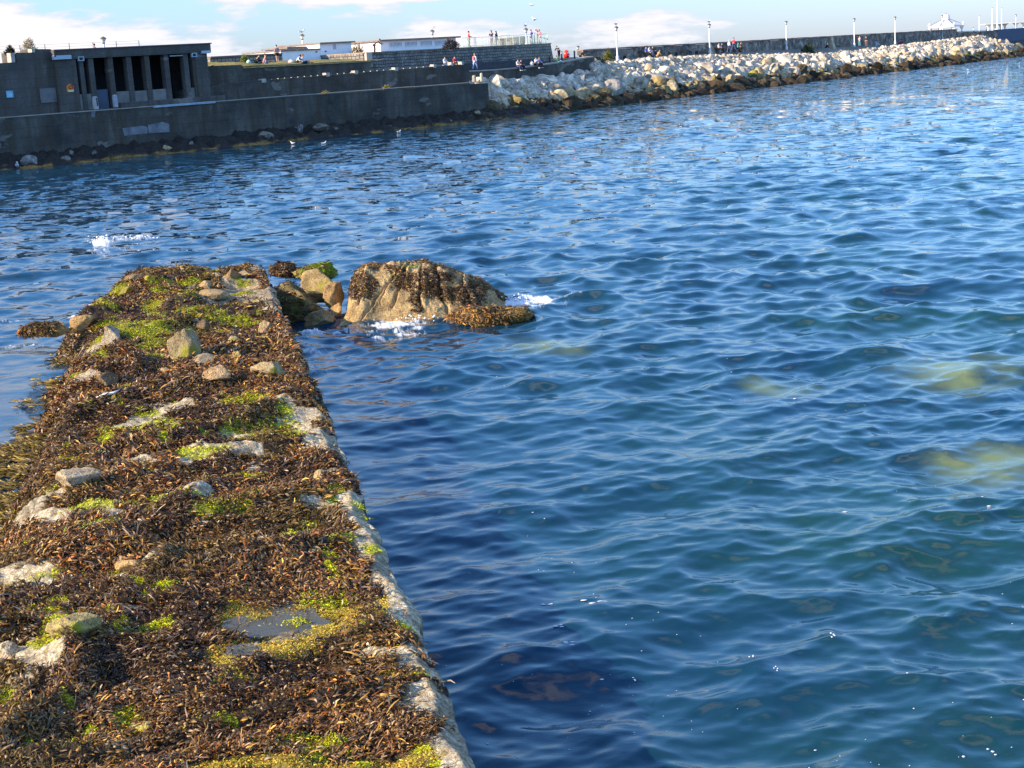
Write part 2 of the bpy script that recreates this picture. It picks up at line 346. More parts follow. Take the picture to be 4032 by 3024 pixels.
def edge_x(y): return 1.75 - 0.2 * y                        # right-hand edge of the jetty
def build_water():
    az = np.concatenate([np.linspace(-0.95, -0.36, 110)[:-1], np.linspace(-0.36, 0.36, 1080), np.linspace(0.36, 0.95, 110)[1:]])
    dep = np.concatenate([np.linspace(0.62, 0.48, 60)[:-1], np.linspace(0.48, 0.020, 760)])
    r = EYE / np.tan(dep)
    far = np.geomspace(r[-1], 7000, 60)[1:]
    rr = np.concatenate([r, far]); sp_r = np.gradient(rr)
    RR, AZ = np.meshgrid(rr, az, indexing='ij')
    X0 = RR * np.sin(AZ); Y0 = RR * np.cos(AZ)
    SP = np.broadcast_to(sp_r[:, None], RR.shape)
    X = X0.copy(); Y = Y0.copy(); Z = np.zeros_like(X0)
    # wind sea: many small wave trains coming in over the harbour, filtered where the mesh gets too coarse for them
    g = np.random.default_rng(11); n = 150
    lam = np.exp(np.linspace(math.log(0.15), math.log(6.0), n)) * g.uniform(0.93, 1.07, n)
    wgt = np.exp(-(np.log(lam / 1.0)) ** 2 / (2 * 0.98 ** 2)); wgt /= wgt.sum()
    slope = np.sqrt(2 * wgt) * 0.24
    th = R(96.0) + g.normal(0, R(46), n)                    # direction of travel (from +X), roughly along the view
    ph = g.uniform(0, 2 * math.pi, n)
    left = edge_x(Y0) - 4.5 - X0
    calm = 1 - 0.66 * sst(-0.2, 1.2, left) * (1 - sst(30, 44, Y0)) - 0.25 * sst(-0.5, 1.5, left) * (1 - sst(44, 70, Y0))
    lee = 1 - 0.15 * (1 - sst(0.5, 4.0, X0 - edge_x(Y0))) * (1 - sst(36, 44, Y0))
    gust = 0.85 + 0.3 * fbm(X0 / 14, Y0 / 22, oct=3, seed=3)
    AMP = calm * lee * gust
    for i in range(n):
        k = 2 * math.pi / lam[i]; a = slope[i] / k
        f = sst(1.4, 3.2, lam[i] / SP)
        rows = np.where(f[:, 0] > 0.01)[0]
        if not len(rows): continue
        sl = slice(0, rows[-1] + 1)
        kx, ky = k * math.cos(th[i]), k * math.sin(th[i])
        p = kx * X0[sl] + ky * Y0[sl] + ph[i] + 0.6 * math.sin(i)
        w = a * AMP[sl] * f[sl]; cs = np.cos(p) * w; sn = np.sin(p) * w
        Z[sl] += cs; X[sl] -= 1.05 * math.cos(th[i]) * sn; Y[sl] -= 1.05 * math.sin(th[i]) * sn
    # the small breaker left of the jetty head
    bc = at_z(430, 955, 0.0); bx, by = X0 - bc[0], Y0 - bc[1]
    crest = np.exp(-(np.abs(bx + 0.2) / 1.05) ** 2.5) * np.exp(-((by + 0.18 * bx - 0.1) / 0.42) ** 2)
    Z += 0.24 * crest
    # swell lump on the right, over the shallow rock
    sc_ = at_z(3760, 1460, 0.0); Z += 0.16 * np.exp(-((X0 - sc_[0]) / 1.5) ** 2 - ((Y0 - sc_[1]) / 0.8) ** 2)
    px, py = proj(np.stack([X0, Y0, np.zeros_like(X0)], -1).reshape(-1, 3)); px = px.reshape(X0.shape); py = py.reshape(X0.shape)
    wob = fbm(X0 * 0.9, Y0 * 0.9, oct=4, seed=5)
    sh = ell_mask(px, py + 14 * wob, [(3790, 1470, 330, 95), (3080, 1520, 190, 40), (3920, 1830, 330, 90), (2150, 1370, 240, 45)], (0.1, 1.15))
    wob2 = fbm(X0 * 2.2, Y0 * 2.6, oct=4, seed=57)
    sh = np.clip(sh * (0.85 + 0.5 * wob + 0.45 * wob2), 0, 1) * np.where(py > 1000, 1, 0)
    tn = fbm(X0 / 2.6, Y0 / 3.8, oct=3, seed=21)
    murk = np.clip(0.5 + 0.5 * tn, 0, 1) * np.clip((px - 1700) / 1500, 0, 1)
    # foam
    fn = fbm(X0 * 6.0, Y0 * 6.0, oct=5, seed=9, gain=0.75); st = fbm(X0 * 1.3 + 0.8 * wob, Y0 * 5.5, oct=4, seed=31, gain=0.6)
    fw = fbm(X0 * 2.2, Y0 * 3.0, oct=4, seed=77, gain=0.6); qx, qy = px + 26 * fw, py + 9 * fbm(X0 * 2.5, Y0 * 2.5, oct=3, seed=78)
    fo = ell_mask(qx, qy, [(400, 952, 62, 24)], (0.0, 1.4)) * 1.55 + ell_mask(qx, qy, [(510, 938, 120, 12)], (0.2, 1.2)) * 1.05
    fo += 0.75 * ell_mask(qx, qy, [(430, 990, 110, 26)], (0.0, 1.2))
    fo += 1.35 * seg_mask(qx, qy, [(1740, 1210, 1800, 1190, 28), (1620, 1262, 1700, 1225, 24), (1690, 1232, 1905, 1208, 20), (1960, 1190, 2140, 1182, 14), (1500, 1283, 1610, 1276, 20)], 0.0, 1.35)
    fo += 0.75 * seg_mask(qx, qy, [(1330, 1290, 1480, 1300, 26), (1900, 1225, 2250, 1180, 30), (1200, 1320, 1330, 1300, 16), (1480, 1310, 1640, 1300, 26)], 0.0, 1.35)
    fo += 0.8 * seg_mask(qx, qy, [(215, 1320, 345, 1300, 10), (20, 1355, 190, 1352, 7), (10, 1270, 130, 1250, 6), (265, 1262, 290, 1262, 14)], 0.0, 1.35)
    fo += 0.5 * seg_mask(qx, qy, [(1180, 1330, 1240, 1420, 60)], 0.0, 1.35)
    foam = np.clip((1.0 * fo - 0.86 + 0.60 * fn + 0.42 * st) * 1.1, 0, 1) * (fo > 0.05)
    Z += np.where(fo > 0.2, foam * 0.02 * (1 + fn), 0)
    # specks and streaks of loose foam on the open water
    nr, nc = X0.shape; idx = np.arange(nr * nc).reshape(nr, nc)
    F = np.stack([idx[:-1, :-1], idx[:-1, 1:], idx[1:, 1:], idx[1:, :-1]], -1).reshape(-1, 4)[:, ::-1]
    m, t, b, l = new_mat('sea_water')
    A_ = lambda nm: nd(t, 'ShaderNodeAttribute', attribute_name=nm).outputs['Fac']
    co = nd(t, 'ShaderNodeTexCoord').outputs['Object']
    deep = mixc(t, l, A_('murk'), (0.0048, 0.032, 0.064), (0.008, 0.046, 0.045))
    body = mixc(t, l, A_('shallow'), deep, (0.13, 0.17, 0.075))
    fcol = mixc(t, l, A_('foam'), body, (0.78, 0.80, 0.82)); l(fcol, b.inputs['Base Color'])
    rg = nd(t, 'ShaderNodeMapRange', i_1=0.0, i_2=1.0, i_3=0.02, i_4=0.7); l(A_('foam'), rg.inputs[0]); l(rg.outputs[0], b.inputs['Roughness'])
    b.inputs['IOR'].default_value = 1.333
    h1 = noise(t, l, co, 1.0, 5, 0.62, (4.5, 7.5, 1))
    near = nd(t, 'ShaderNodeBump', i_Strength=0.16, i_Distance=0.022); l(h1, near.inputs['Height'])
    # far chop too small for the mesh: tilt the normal by a slope noise (long crests across the wind)
    mpn = nd(t, 'ShaderNodeMapping'); mpn.inputs['Scale'].default_value = (1.0, 1.7, 1); mpn.inputs['Rotation'].default_value = (0, 0, R(-6)); l(co, mpn.inputs[0])
    nn = nd(t, 'ShaderNodeTexNoise', i_Scale=1.0, i_Detail=3.5, i_Roughness=0.6); l(mpn.outputs[0], nn.inputs['Vector'])
    sb = nd(t, 'ShaderNodeVectorMath', operation='SUBTRACT'); l(nn.outputs[1], sb.inputs[0]); sb.inputs[1].default_value = (0.5, 0.5, 0.5)
    ml = nd(t, 'ShaderNodeVectorMath', operation='MULTIPLY'); l(sb.outputs[0], ml.inputs[0]); ml.inputs[1].default_value = (0.8, 1.3, 0.0)
    scl = nd(t, 'ShaderNodeVectorMath', operation='SCALE'); l(ml.outputs[0], scl.inputs[0]); l(A_('dist'), scl.inputs['Scale'])
    adn = nd(t, 'ShaderNodeVectorMath', operation='ADD'); l(near.outputs[0], adn.inputs[0]); l(scl.outputs[0], adn.inputs[1])
    nrm_ = nd(t, 'ShaderNodeVectorMath', operation='NORMALIZE'); l(adn.outputs[0], nrm_.inputs[0]); l(nrm_.outputs[0], b.inputs['Normal'])
    dist = 0.04 + sst(22, 90, RR) * 0.85
    V = np.stack([X, Y, Z], -1)
    me = np_mesh('water', V.reshape(-1, 3), F, m, True, None, {'foam': foam.ravel(), 'shallow': sh.ravel(), 'murk': murk.ravel(), 'dist': dist.ravel()})
    o = link('water', me); tag(o, kind='structure')
    # spray thrown up by the breaker and along the boulder
    g2 = np.random.default_rng(5); sp_ = MB()
    for (cx, cy, sx, sy, h, cnt) in ((400, 948, 26, 7, .07, 60), (500, 936, 60, 4, .03, 40), (1780, 1195, 45, 12, .06, 40), (2040, 1184, 60, 5, .07, 45), (1640, 1255, 50, 10, .05, 40)):
        for _ in range(cnt):
            p = at_z(cx + g2.normal(0, sx), cy + g2.normal(0, sy), 0.04); s_ = g2.uniform(.008, .03) * p[1] / 45
            sp_.ball((p[0], p[1], p[2] + abs(g2.normal(0, h))), (s_ * g2.uniform(.7, 1.8), s_, s_ * g2.uniform(.5, 1.1)), 6, 4)
    tag(sp_.build('spray', plain('spray_white', (0.78, 0.80, 0.82), 0.6), smooth=True), kind='stuff')
    # loose flecks of froth floating on the near water
    fl = MB()
    rows = g2.integers(70, 560, 700); cols = g2.integers(115, 1180, 700); k = 0
    for i, j in zip(rows, cols):
        x, y, z = V[i, j]
        cl = vnoise(np.array(x * 0.7), np.array(y * 0.5), seed=40)
        if x < edge_x(y) + 0.35 or cl < 0.22: continue
        s_ = float(g2.choice([0.008, 0.011, 0.016, 0.028], p=[0.5, 0.32, 0.14, 0.04])) * (1 + y / 45)
        s_ *= 0.48
        fl.ball((x, y, z + 0.003), (s_ * g2.uniform(0.8, 1.8), s_, s_ * 0.4), 6, 4); k += 1
    for (qx, qy, ln, ws) in [(2338, 2382, 0.15, 0.05), (2200, 2480, 0.1, 0.03), (2230, 2550, 0.12, 0.035), (2160, 2390, 0.1, 0.03), (2500, 2655, 0.04, 0.02), (3270, 2515, 0.045, 0.035), (2960, 2585, 0.04, 0.02), (3060, 2650, 0.03, 0.025), (3335, 2016, 0.06, 0.02), (3905, 2930, 0.05, 0.025)]:
        p = at_z(qx, qy, 0.0); j = np.argmin((V[:700, :, 0] - p[0]) ** 2 + (V[:700, :, 1] - p[1]) ** 2); v = V[:700].reshape(-1, 3)[j]
        for q in range(4): fl.ball((v[0] + g2.normal(0, ln * .4), v[1] + g2.normal(0, ws), v[2] + 0.004), (ln * .3, ws * .45, 0.006), 8, 4)
    tag(fl.build('foam_flecks', plain('froth', (0.5, 0.53, 0.57), 0.7), smooth=True), kind='stuff')
    return V
WATER = build_water()

# ================================================================== JETTY
CONC = [(530, 1640, 742, 1590, 18), (453, 1658, 675, 1658, 9), (742, 1785, 993, 1765, 24), (434, 1803, 603, 1806, 13), (617, 1953, 810, 1926, 13), (92, 2010, 420, 2000, 24), (100, 1960, 190, 1900, 26),
        (222, 1919, 366, 1880, 22), (472, 2223, 593, 2190, 16), (0, 2228, 193, 2236, 24), (554, 2185, 892, 2131, 7), (1150, 1640, 1240, 1640, 34), (1200, 1680, 1345, 1735, 36), (1017, 1597, 1138, 1597, 8),
        (1306, 1770, 1379, 1800, 10), (993, 2096, 1249, 2066, 12), (1205, 1975, 1451, 1953, 11), (1379, 2030, 1475, 2011, 9), (1470, 2080, 1535, 2190, 26), (1239, 1875, 1300, 1852, 16),
        (1440, 2575, 1720, 2540, 20), (1600, 2600, 1745, 2632, 34), (1690, 2500, 1720, 2560, 22), (1581, 2394, 1650, 2384, 8), (1700, 2760, 1850, 2860, 52), (1770, 2720, 1800, 2760, 22), (1790, 2960, 1900, 3024, 62), (1880, 3030, 1960, 3120, 70),
        (0, 2540, 190, 2560, 40), (130, 2500, 380, 2450, 22), (517, 2865, 606, 2855, 14), (596, 2925, 695, 2915, 9), (0, 2640, 100, 2650, 18), (490, 2380, 545, 2370, 7), (660, 2520, 710, 2508, 8),
        (897, 1142, 1105, 1162, 24), (996, 1052, 1145, 1055, 9), (1036, 1184, 1115, 1225, 18), (772, 1174, 897, 1166, 12), (330, 1322, 450, 1318, 26), (772, 1298, 921, 1296, 11), (880, 1110, 1000, 1110, 10), (340, 1360, 420, 1340, 18),
        (960, 1830, 1000, 1830, 8), (700, 1345, 760, 1330, 10), (300, 1470, 360, 1480, 14), (760, 2060, 830, 2050, 6), (300, 2160, 400, 2145, 6), (880, 1705, 990, 1700, 8)]
ALG = [(489, 1134, 30, 9), (623, 1149, 55, 13), (743, 1149, 32, 18), (598, 1199, 48, 22), (748, 1224, 55, 12), (608, 1308, 95, 24), (847, 1224, 50, 8), (499, 1552, 45, 14), (698, 1502, 50, 14), (410, 1707, 45, 28), (463, 1592, 35, 12),
       (525, 1543, 40, 14), (733, 1510, 40, 14), (578, 1847, 25, 18), (477, 1847, 35, 15), (733, 1765, 30, 12), (632, 1736, 26, 12), (376, 1857, 45, 10), (178, 1876, 30, 10), (497, 1919, 50, 10), (570, 1945, 30, 10), (781, 1900, 30, 7), (63, 2083, 25, 16),
       (308, 2083, 25, 12), (448, 2204, 28, 12), (545, 2281, 35, 14), (1113, 1625, 50, 20), (1162, 1707, 35, 12), (1070, 1915, 20, 12), (1311, 1915, 36, 16), (1292, 1953, 20, 10), (1422, 1968, 34, 15), (1455, 2011, 25, 12), (1355, 2141, 40, 14),
       (1297, 2185, 45, 14), (1466, 2166, 40, 20), (1307, 2228, 24, 14), (223, 2334, 60, 12), (114, 2354, 45, 14), (581, 2334, 30, 14), (646, 2300, 60, 22), (437, 2389, 30, 9), (586, 2428, 50, 18), (477, 2418, 25, 14), (30, 2720, 55, 55),
       (477, 2771, 65, 40), (343, 2826, 35, 20), (278, 2880, 48, 16), (164, 2915, 70, 20), (268, 2760, 30, 16), (1596, 2483, 30, 18), (1422, 2493, 40, 12), (1522, 2648, 35, 14), (1666, 2652, 30, 16), (1377, 2682, 26, 20), (1303, 2717, 16, 10),
       (1188, 2871, 35, 15), (1437, 2970, 75, 28), (1696, 2996, 55, 30), (1646, 2936, 50, 16), (880, 1245, 90, 9), (540, 1270, 70, 12), (980, 1245, 70, 10), (700, 1180, 60, 9), (420, 1220, 45, 14), (1000, 1600, 45, 9), (330, 1600, 30, 9), (560, 1620, 60, 10)]
YALG = [(950, 2405, 95, 62), (1340, 2400, 190, 66), (1050, 2532, 190, 46), (890, 2565, 85, 50), (1180, 2372, 150, 30), (1230, 2480, 150, 34), (1150, 2995, 430, 55), (1520, 2965, 200, 42), (1010, 2440, 60, 80)]
POOL = [(1090, 2440, 165, 62), (985, 2560, 95, 20), (1010, 3000, 170, 28)]

def algae_extra(x, y):
    n = fbm(x * 1.1, y * 2.0, oct=4, seed=120, gain=0.65); tipz = sst(25, 33, y)
    return sst(0.60 - 0.24 * tipz, 0.74 - 0.16 * tipz, n) * (0.7 + 0.3 * tipz) * sst(0.3, 0.8, edge_x(y) - x)
def conc_edge(x, y):
    u = edge_x(y) - x
    return (1 - sst(0.08, 0.42, u + 0.10 * fbm(x * 4, y * 4, oct=3, seed=131))) * sst(-0.2, 0.25, fbm(y * 0.55, 1.0, oct=3, seed=130)) * (1 - sst(24, 27, y))
def jetty_h(x, y):
    """height of the weed bed above the slab: lumpy, with ridges running slantwise across it"""
    u = edge_x(y) - x
    r = fbm((x * 0.5 + y * 0.14), y * 0.75 - 0.35 * x, oct=4, seed=50)
    rid = vnoise(x * 0.35, y * 0.9 - 0.3 * x, seed=61)
    ridge = np.maximum(0, 1 - np.abs(rid) * 3.4) ** 1.3
    hf = fbm(x * 2.6, y * 3.2, oct=3, seed=70)
    lump = sst(24, 30, y) * (0.7 * fbm(x * 0.9, y * 0.8, oct=3, seed=90))
    h = 0.085 * r + 0.17 * (ridge - 0.35) + 0.045 * hf + 0.17 * lump
    ep = sst(0.0, 0.7, u); h = h * (0.25 + 0.75 * ep)
    return h
def jetty_left(y): return 4.35 + 0.28 * fbm(y * 0.42, 0.3, oct=3, seed=33) - 0.5 * sst(36, 43, y) + 0.5 * (1 - sst(11, 19, y))
def jetty_surface(x, y):
    u = edge_x(y) - x
    er = 0.05 * fbm(y * 1.4, 2.0, oct=3, seed=12)
    h = 1.0 + jetty_h(x, y)
    lw = jetty_left(y)
    h = h - 1.15 * sst(-0.15, 1.15, u - lw) - 0.12 * sst(-0.9, 0.2, u - lw)
    tip = y - (43.2 - 0.10 * np.maximum(u - 2.5, 0) ** 2 + 0.3 * vnoise(x * 0.9, 5.0, seed=8))
    h = h - 1.3 * sst(-0.25, 0.9, tip)
    h = h - 0.10 * (1 - sst(er, er + 0.16, u))
    return h
def build_jetty():
    ys = np.concatenate([np.linspace(7.5, 22, 620)[:-1], np.linspace(22, 44.6, 640)])
    us = np.concatenate([np.linspace(0.0, 0.3, 18)[:-1], np.linspace(0.3, 5.9, 215)])
    Y, U = np.meshgrid(ys, us, indexing='ij')
    wave = 0.07 * fbm(Y * 1.1, 0 * Y + 3, oct=4, seed=14) * np.exp(-U * 2.2)
    X = edge_x(Y) - U + wave
    Z = jetty_surface(edge_x(Y) - U, Y)
    Z = np.maximum(Z, -0.45)
    rough = 0.012 * fbm(X * 14, Y * 14, oct=3, seed=16)
    Z = Z + rough
    P = np.stack([X, Y, np.full_like(X, 1.0)], -1).reshape(-1, 3); px, py = proj(P); px = px.reshape(X.shape); py = py.reshape(X.shape)
    # right face
    zz = np.linspace(-0.7, -0.02, 9)
    Wx = np.repeat(X[:, :1], 9, 1) + 0.05 * fbm(Y[:, :1] * 2, zz[None] * 3, oct=3, seed=18); Wy = np.repeat(Y[:, :1], 9, 1); Wz = Z[:, :1] + zz[None] * (Z[:, :1] + 0.6) / 0.7
    wz = 0.55 + 0.9 * fbm(X * 3, Y * 3, oct=5, seed=20, gain=0.62)
    cm_ = np.maximum(seg_mask(px, py, CONC, 0.85 * (wz - 0.55), 1.7), conc_edge(edge_x(Y) - U, Y)); am = np.maximum(ell_mask(px + 25 * (wz - .55), py + 9 * (wz - .55), ALG, (0.45, 1.35)), algae_extra(X, Y)); ym = ell_mask(px + 20 * (wz - .5), py + 10 * (wz - .5), YALG, (0.8, 1.35))
    pm = ell_mask(px, py, POOL, (0.7, 1.15))
    Z = Z - 0.05 * pm - 0.035 * ym
    sp = fbm(X * 22, Y * 22, oct=3, seed=25)
    con = np.stack([0.53 + 0.24 * sp, 0.43 + 0.22 * sp, 0.28 + 0.17 * sp], -1) * (0.85 + 0.3 * fbm(X * 3, Y * 3, oct=3, seed=28))[..., None]
    tan = np.stack([0.30 + 0.16 * sp, 0.22 + 0.12 * sp, 0.13 + 0.08 * sp], -1)
    con = con + (tan - con) * sst(22, 34, Y)[..., None] * 0.8
    dk = np.stack([0.050 + 0.02 * sp, 0.030 + 0.012 * sp, 0.018 + 0.008 * sp], -1)
    gr = np.stack([0.34 + 0.14 * sp, 0.35 + 0.14 * sp, 0.02 + 0 * sp], -1); yl = np.stack([0.24 + 0.08 * sp, 0.19 + 0.06 * sp, 0.035 + 0 * sp], -1)
    C = dk + (con - dk) * sst(0.2, 0.5, cm_)[..., None]; C = C + (gr - C) * (am * 0.85)[..., None]; C = C + (yl - C) * (ym * 0.85)[..., None]
    mud = np.array([0.23, 0.19, 0.12]); C = C + (mud - C) * (pm * 0.9)[..., None]
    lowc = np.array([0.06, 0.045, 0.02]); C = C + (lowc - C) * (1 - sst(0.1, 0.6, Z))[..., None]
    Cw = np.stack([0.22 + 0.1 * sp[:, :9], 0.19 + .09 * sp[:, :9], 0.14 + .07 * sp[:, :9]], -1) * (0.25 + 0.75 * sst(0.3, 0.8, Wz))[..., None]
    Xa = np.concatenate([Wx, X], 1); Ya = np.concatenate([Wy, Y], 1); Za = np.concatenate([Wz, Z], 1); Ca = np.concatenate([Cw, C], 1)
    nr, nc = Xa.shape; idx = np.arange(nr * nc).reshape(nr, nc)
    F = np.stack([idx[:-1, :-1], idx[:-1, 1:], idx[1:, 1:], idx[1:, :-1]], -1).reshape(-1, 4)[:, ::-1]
    m = m_attr('jetty_concrete', 0.85, 0.3, grain_noise=30.0, bscale=(42.0, 0.045))
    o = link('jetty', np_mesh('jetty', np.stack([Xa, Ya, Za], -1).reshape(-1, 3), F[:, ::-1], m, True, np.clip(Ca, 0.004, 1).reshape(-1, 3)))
    tag(o, 'old low concrete jetty overgrown with brown and green seaweed running out into the water', 'jetty')
    # rock pool
    for i, (cx, cy, rx, ry) in enumerate(POOL):
        mb = MB(); ring = []
        zc = float(jetty_surface(*[np.array(v) for v in at_z(cx, cy, 0.98)[:2]])) - 0.034
        for k in range(40):
            a = 2 * math.pi * k / 40; w = 1.2 + 0.16 * math.sin(3 * a + i) + .07 * math.sin(7 * a); q = at_z(cx + rx * w * math.cos(a), cy + ry * w * math.sin(a), zc); ring.append((q[0], q[1]))
        mb.slab(ring, zc - 0.01, zc)
        mp_, t, b, l = new_mat('pool_water'); b.inputs['Base Color'].default_value = (0.12, 0.10, 0.06, 1); b.inputs['Roughness'].default_value = 0.04; b.inputs['IOR'].default_value = 1.333; b.inputs['Alpha'].default_value = 0.5
        co = nd(t, 'ShaderNodeTexCoord').outputs['Object']; bump(t, b, l, noise(t, l, co, 14, 2), 0.004, 0.5)
        tag(mb.build('pool_water', mp_), kind='structure')
build_jetty()

# ------------------------------------------------------------------ weed: thousands of curled fronds
def fronds(name, base, nrm, Ln, Wd, head, lift, curl, col, mat, roll=None):
    """each frond is a folded strip of three quads; base N,3; Ln, Wd, head, lift, curl N; col N,3"""
    N = len(base); t = np.stack([np.cos(head), np.sin(head), np.zeros(N)], -1)
    t = t - nrm * np.sum(t * nrm, 1)[:, None]; t /= np.linalg.norm(t, axis=1)[:, None] + 1e-9
    b = np.cross(nrm, t); prof = [0.45, 1.0, 0.9, 0.25]; pos = base.copy(); rows = []
    ang = lift.copy(); sway = rng.normal(0, 0.75, N); rl = rng.normal(0, 0.55, N) if roll is None else roll
    for k in range(4):
        w = (b * np.cos(rl)[:, None] + nrm * np.sin(rl)[:, None]) * (Wd * 0.5 * prof[k])[:, None]
        rows += [pos - w, pos + w]
        d = t * np.cos(ang)[:, None] + nrm * np.sin(ang)[:, None] + b * (sway * 0.4 * k)[:, None] * 0.5
        d /= np.linalg.norm(d, axis=1)[:, None]
        pos = pos + d * (Ln / 3)[:, None]; ang = ang - curl / 3; rl = rl + sway * 0.4
    V = np.stack(rows, 1).reshape(-1, 3); i8 = np.arange(N)[:, None] * 8
    F = np.concatenate([i8 + np.array([[0, 1, 3, 2]]), i8 + np.array([[2, 3, 5, 4]]), i8 + np.array([[4, 5, 7, 6]])], 0)
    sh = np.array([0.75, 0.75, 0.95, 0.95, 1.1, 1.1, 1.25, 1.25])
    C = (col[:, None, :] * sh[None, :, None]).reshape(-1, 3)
    return np_mesh(name, V, F, mat, True, C)
def wetmat(name, rough, transl):
    m, t, b, l = new_mat(name); at = nd(t, 'ShaderNodeAttribute', attribute_name='Col').outputs['Color']
    l(at, b.inputs['Base Color']); b.inputs['Roughness'].default_value = rough; b.inputs['Specular IOR Level'].default_value = 0.3
    tr_ = nd(t, 'ShaderNodeBsdfTranslucent'); l(at, tr_.inputs[0]); mx = nd(t, 'ShaderNodeMixShader'); mx.inputs[0].default_value = transl
    l(b.outputs[0], mx.inputs[1]); l(tr_.outputs[0], mx.inputs[2]); l(mx.outputs[0], t.nodes['Material Output'].inputs[0]); return m
M_WEED = wetmat('bladder_wrack', 0.5, 0.15); M_ALG = wetmat('sea_lettuce', 0.5, 0.3)
def weed_colours(n, x, y, olive=0.0):
    pal = np.array([[0.080, 0.036, 0.015], [0.13, 0.060, 0.021], [0.19, 0.092, 0.024], [0.29, 0.155, 0.032], [0.50, 0.27, 0.05], [0.17, 0.115, 0.08], [0.36, 0.10, 0.02]])
    pr = np.array([0.28, 0.26, 0.17, 0.10, 0.06, 0.09, 0.04]); i = rng.choice(len(pal), n, p=pr / pr.sum())
    c = pal[i] * rng.uniform(0.45, 1.5, (n, 1))
    dk = 0.55 + 0.75 * sst(-.45, .35, fbm(x * 1.1, y * 0.9, oct=3, seed=78)); c = c * dk[:, None]; tl = (rng.random(n) < .06)[:, None]; c = np.where(tl, np.array([0.46, 0.33, 0.21]) * rng.uniform(.5, 1.1, (n, 1)), c)  # a few fronds coloured light tan to stand for speckled wet highlights
    z = vnoise(x * 0.8, y * 0.6, seed=77); ol = np.clip(z * 1.3 + 0.02 + olive, 0, 1)[:, None]
    return c * (1 - ol * 0.6) + np.array([0.22, 0.15, 0.035]) * rng.uniform(0.5, 1.3, (n, 1)) * ol * 0.6
def build_weed():
    # rejection sample the jetty top; nearer ground gets smaller, denser fronds
    bases = []
    for (y0, y1, n) in ((8.6, 13.5, 11000), (13.5, 20, 12000), (20, 30, 10500), (30, 44.4, 9500)):   # tufts of a dozen fronds
        y = rng.uniform(y0, y1, n); u = rng.uniform(-0.02, 5.6, n) if y0 > 12 else rng.uniform(-0.02, 5.0, n)
        rr = np.abs(rng.normal(0, 0.075 if y0 < 20 else 0.11, (n, 12))); aa = rng.uniform(0, 6.283, (n, 12))
        bases.append(np.stack([(edge_x(y) - u)[:, None] + rr * np.cos(aa), y[:, None] + rr * np.sin(aa), aa, rr, np.repeat(rng.uniform(0.5, 1.45, n)[:, None], 12, 1)], -1).reshape(-1, 5))
    B_ = np.concatenate(bases); x, y = B_[:, 0], B_[:, 1]; u = edge_x(y) - x; ta, tr_, tb = B_[:, 2], B_[:, 3], B_[:, 4]
    z = jetty_surface(x, y); px, py = proj(np.stack([x, y, np.full_like(x, 1.0)], -1))
    wz = 0.55 + 0.9 * fbm(x * 3, y * 3, oct=5, seed=20, gain=0.62)
    cm_ = np.maximum(seg_mask(px, py, CONC, 0.85 * (wz - 0.55), 1.7), conc_edge(x, y)); am = np.maximum(ell_mask(px + 25 * (wz - .55), py + 9 * (wz - .55), ALG, (0.45, 1.35)), algae_extra(x, y)); ym = ell_mask(px + 20 * (wz - .5), py + 10 * (wz - .5), YALG, (0.8, 1.35)); pm = ell_mask(px, py, POOL, (0.8, 1.2))
    bare = sst(26, 34, y) * sst(0.05, 0.45, fbm(x * 0.75, y * 0.6, oct=3, seed=101)) * 0.8
    keep = (rng.random(len(x)) < (1 - sst(0.08, 0.36, cm_)) * (1 - 0.93 * am) * (1 - ym * 0.95) * (1 - pm) * (1 - bare)) & (z > 0.0) & (u > 0.015)
    clump = 0.5 + 0.5 * fbm(x * 1.9, y * 1.9, oct=3, seed=44)
    keep &= rng.random(len(x)) < 0.45 + 0.55 * clump
    x, y, z, u, clump, ta, tr_, tb = x[keep], y[keep], z[keep], u[keep], clump[keep], ta[keep], tr_[keep], tb[keep]; n = len(x)
    e = 0.04; gx = (jetty_surface(x + e, y) - z) / e; gy = (jetty_surface(x, y + e) - z) / e
    nr = np.stack([-gx, -gy, np.ones(n)], -1); nr /= np.linalg.norm(nr, axis=1)[:, None]
    head = 2.6 * vnoise(x * 0.7, y * 0.7, seed=52) + R(-70) + rng.normal(0, 0.35, n)
    hx_, hy_ = 0.8 * np.cos(head) + 0.9 * np.cos(ta), 0.8 * np.sin(head) + 0.9 * np.sin(ta); head = np.arctan2(hy_, hx_)
    sc_ = np.clip(y / 17, 0.8, 1.9)
    Ln = rng.uniform(0.045, 0.105, n) * sc_ ** 0.5; Wd = rng.uniform(0.011, 0.024, n) * sc_ ** 0.8
    long_ = rng.random(n) < 0.14; Ln = np.where(long_, Ln * rng.uniform(1.3, 2.0, n), Ln * .92); Wd = np.where(long_, Wd * 0.75, Wd); sz = 0.75 + 0.6 * (0.5 + 0.5 * vnoise(x * 1.3, y * 1.3, seed=47)); Ln *= sz; Wd *= sz
    head = np.where(long_, head + rng.normal(0, .2, n), head)
    z = z + rng.uniform(-0.01, 0.03, n) * (0.3 + 1.2 * clump) + 0.055 * np.exp(-(tr_ / 0.08) ** 2) * clump
    me = fronds('seaweed', np.stack([x, y, z], -1), nr, Ln, Wd, head, rng.uniform(0.15, 1.05, n), rng.uniform(0.5, 2.1, n), weed_colours(n, x, y) * tb[:, None], M_WEED)
    tag(link('seaweed', me), kind='stuff')
    # swollen bladders of the wrack
    k = rng.choice(n, 2600, replace=False, p=(np.exp(-(y / 16) ** 2) + 0.05) / (np.exp(-(y / 16) ** 2) + 0.05).sum()); s = rng.uniform(0.008, 0.016, 2600)[:, None]
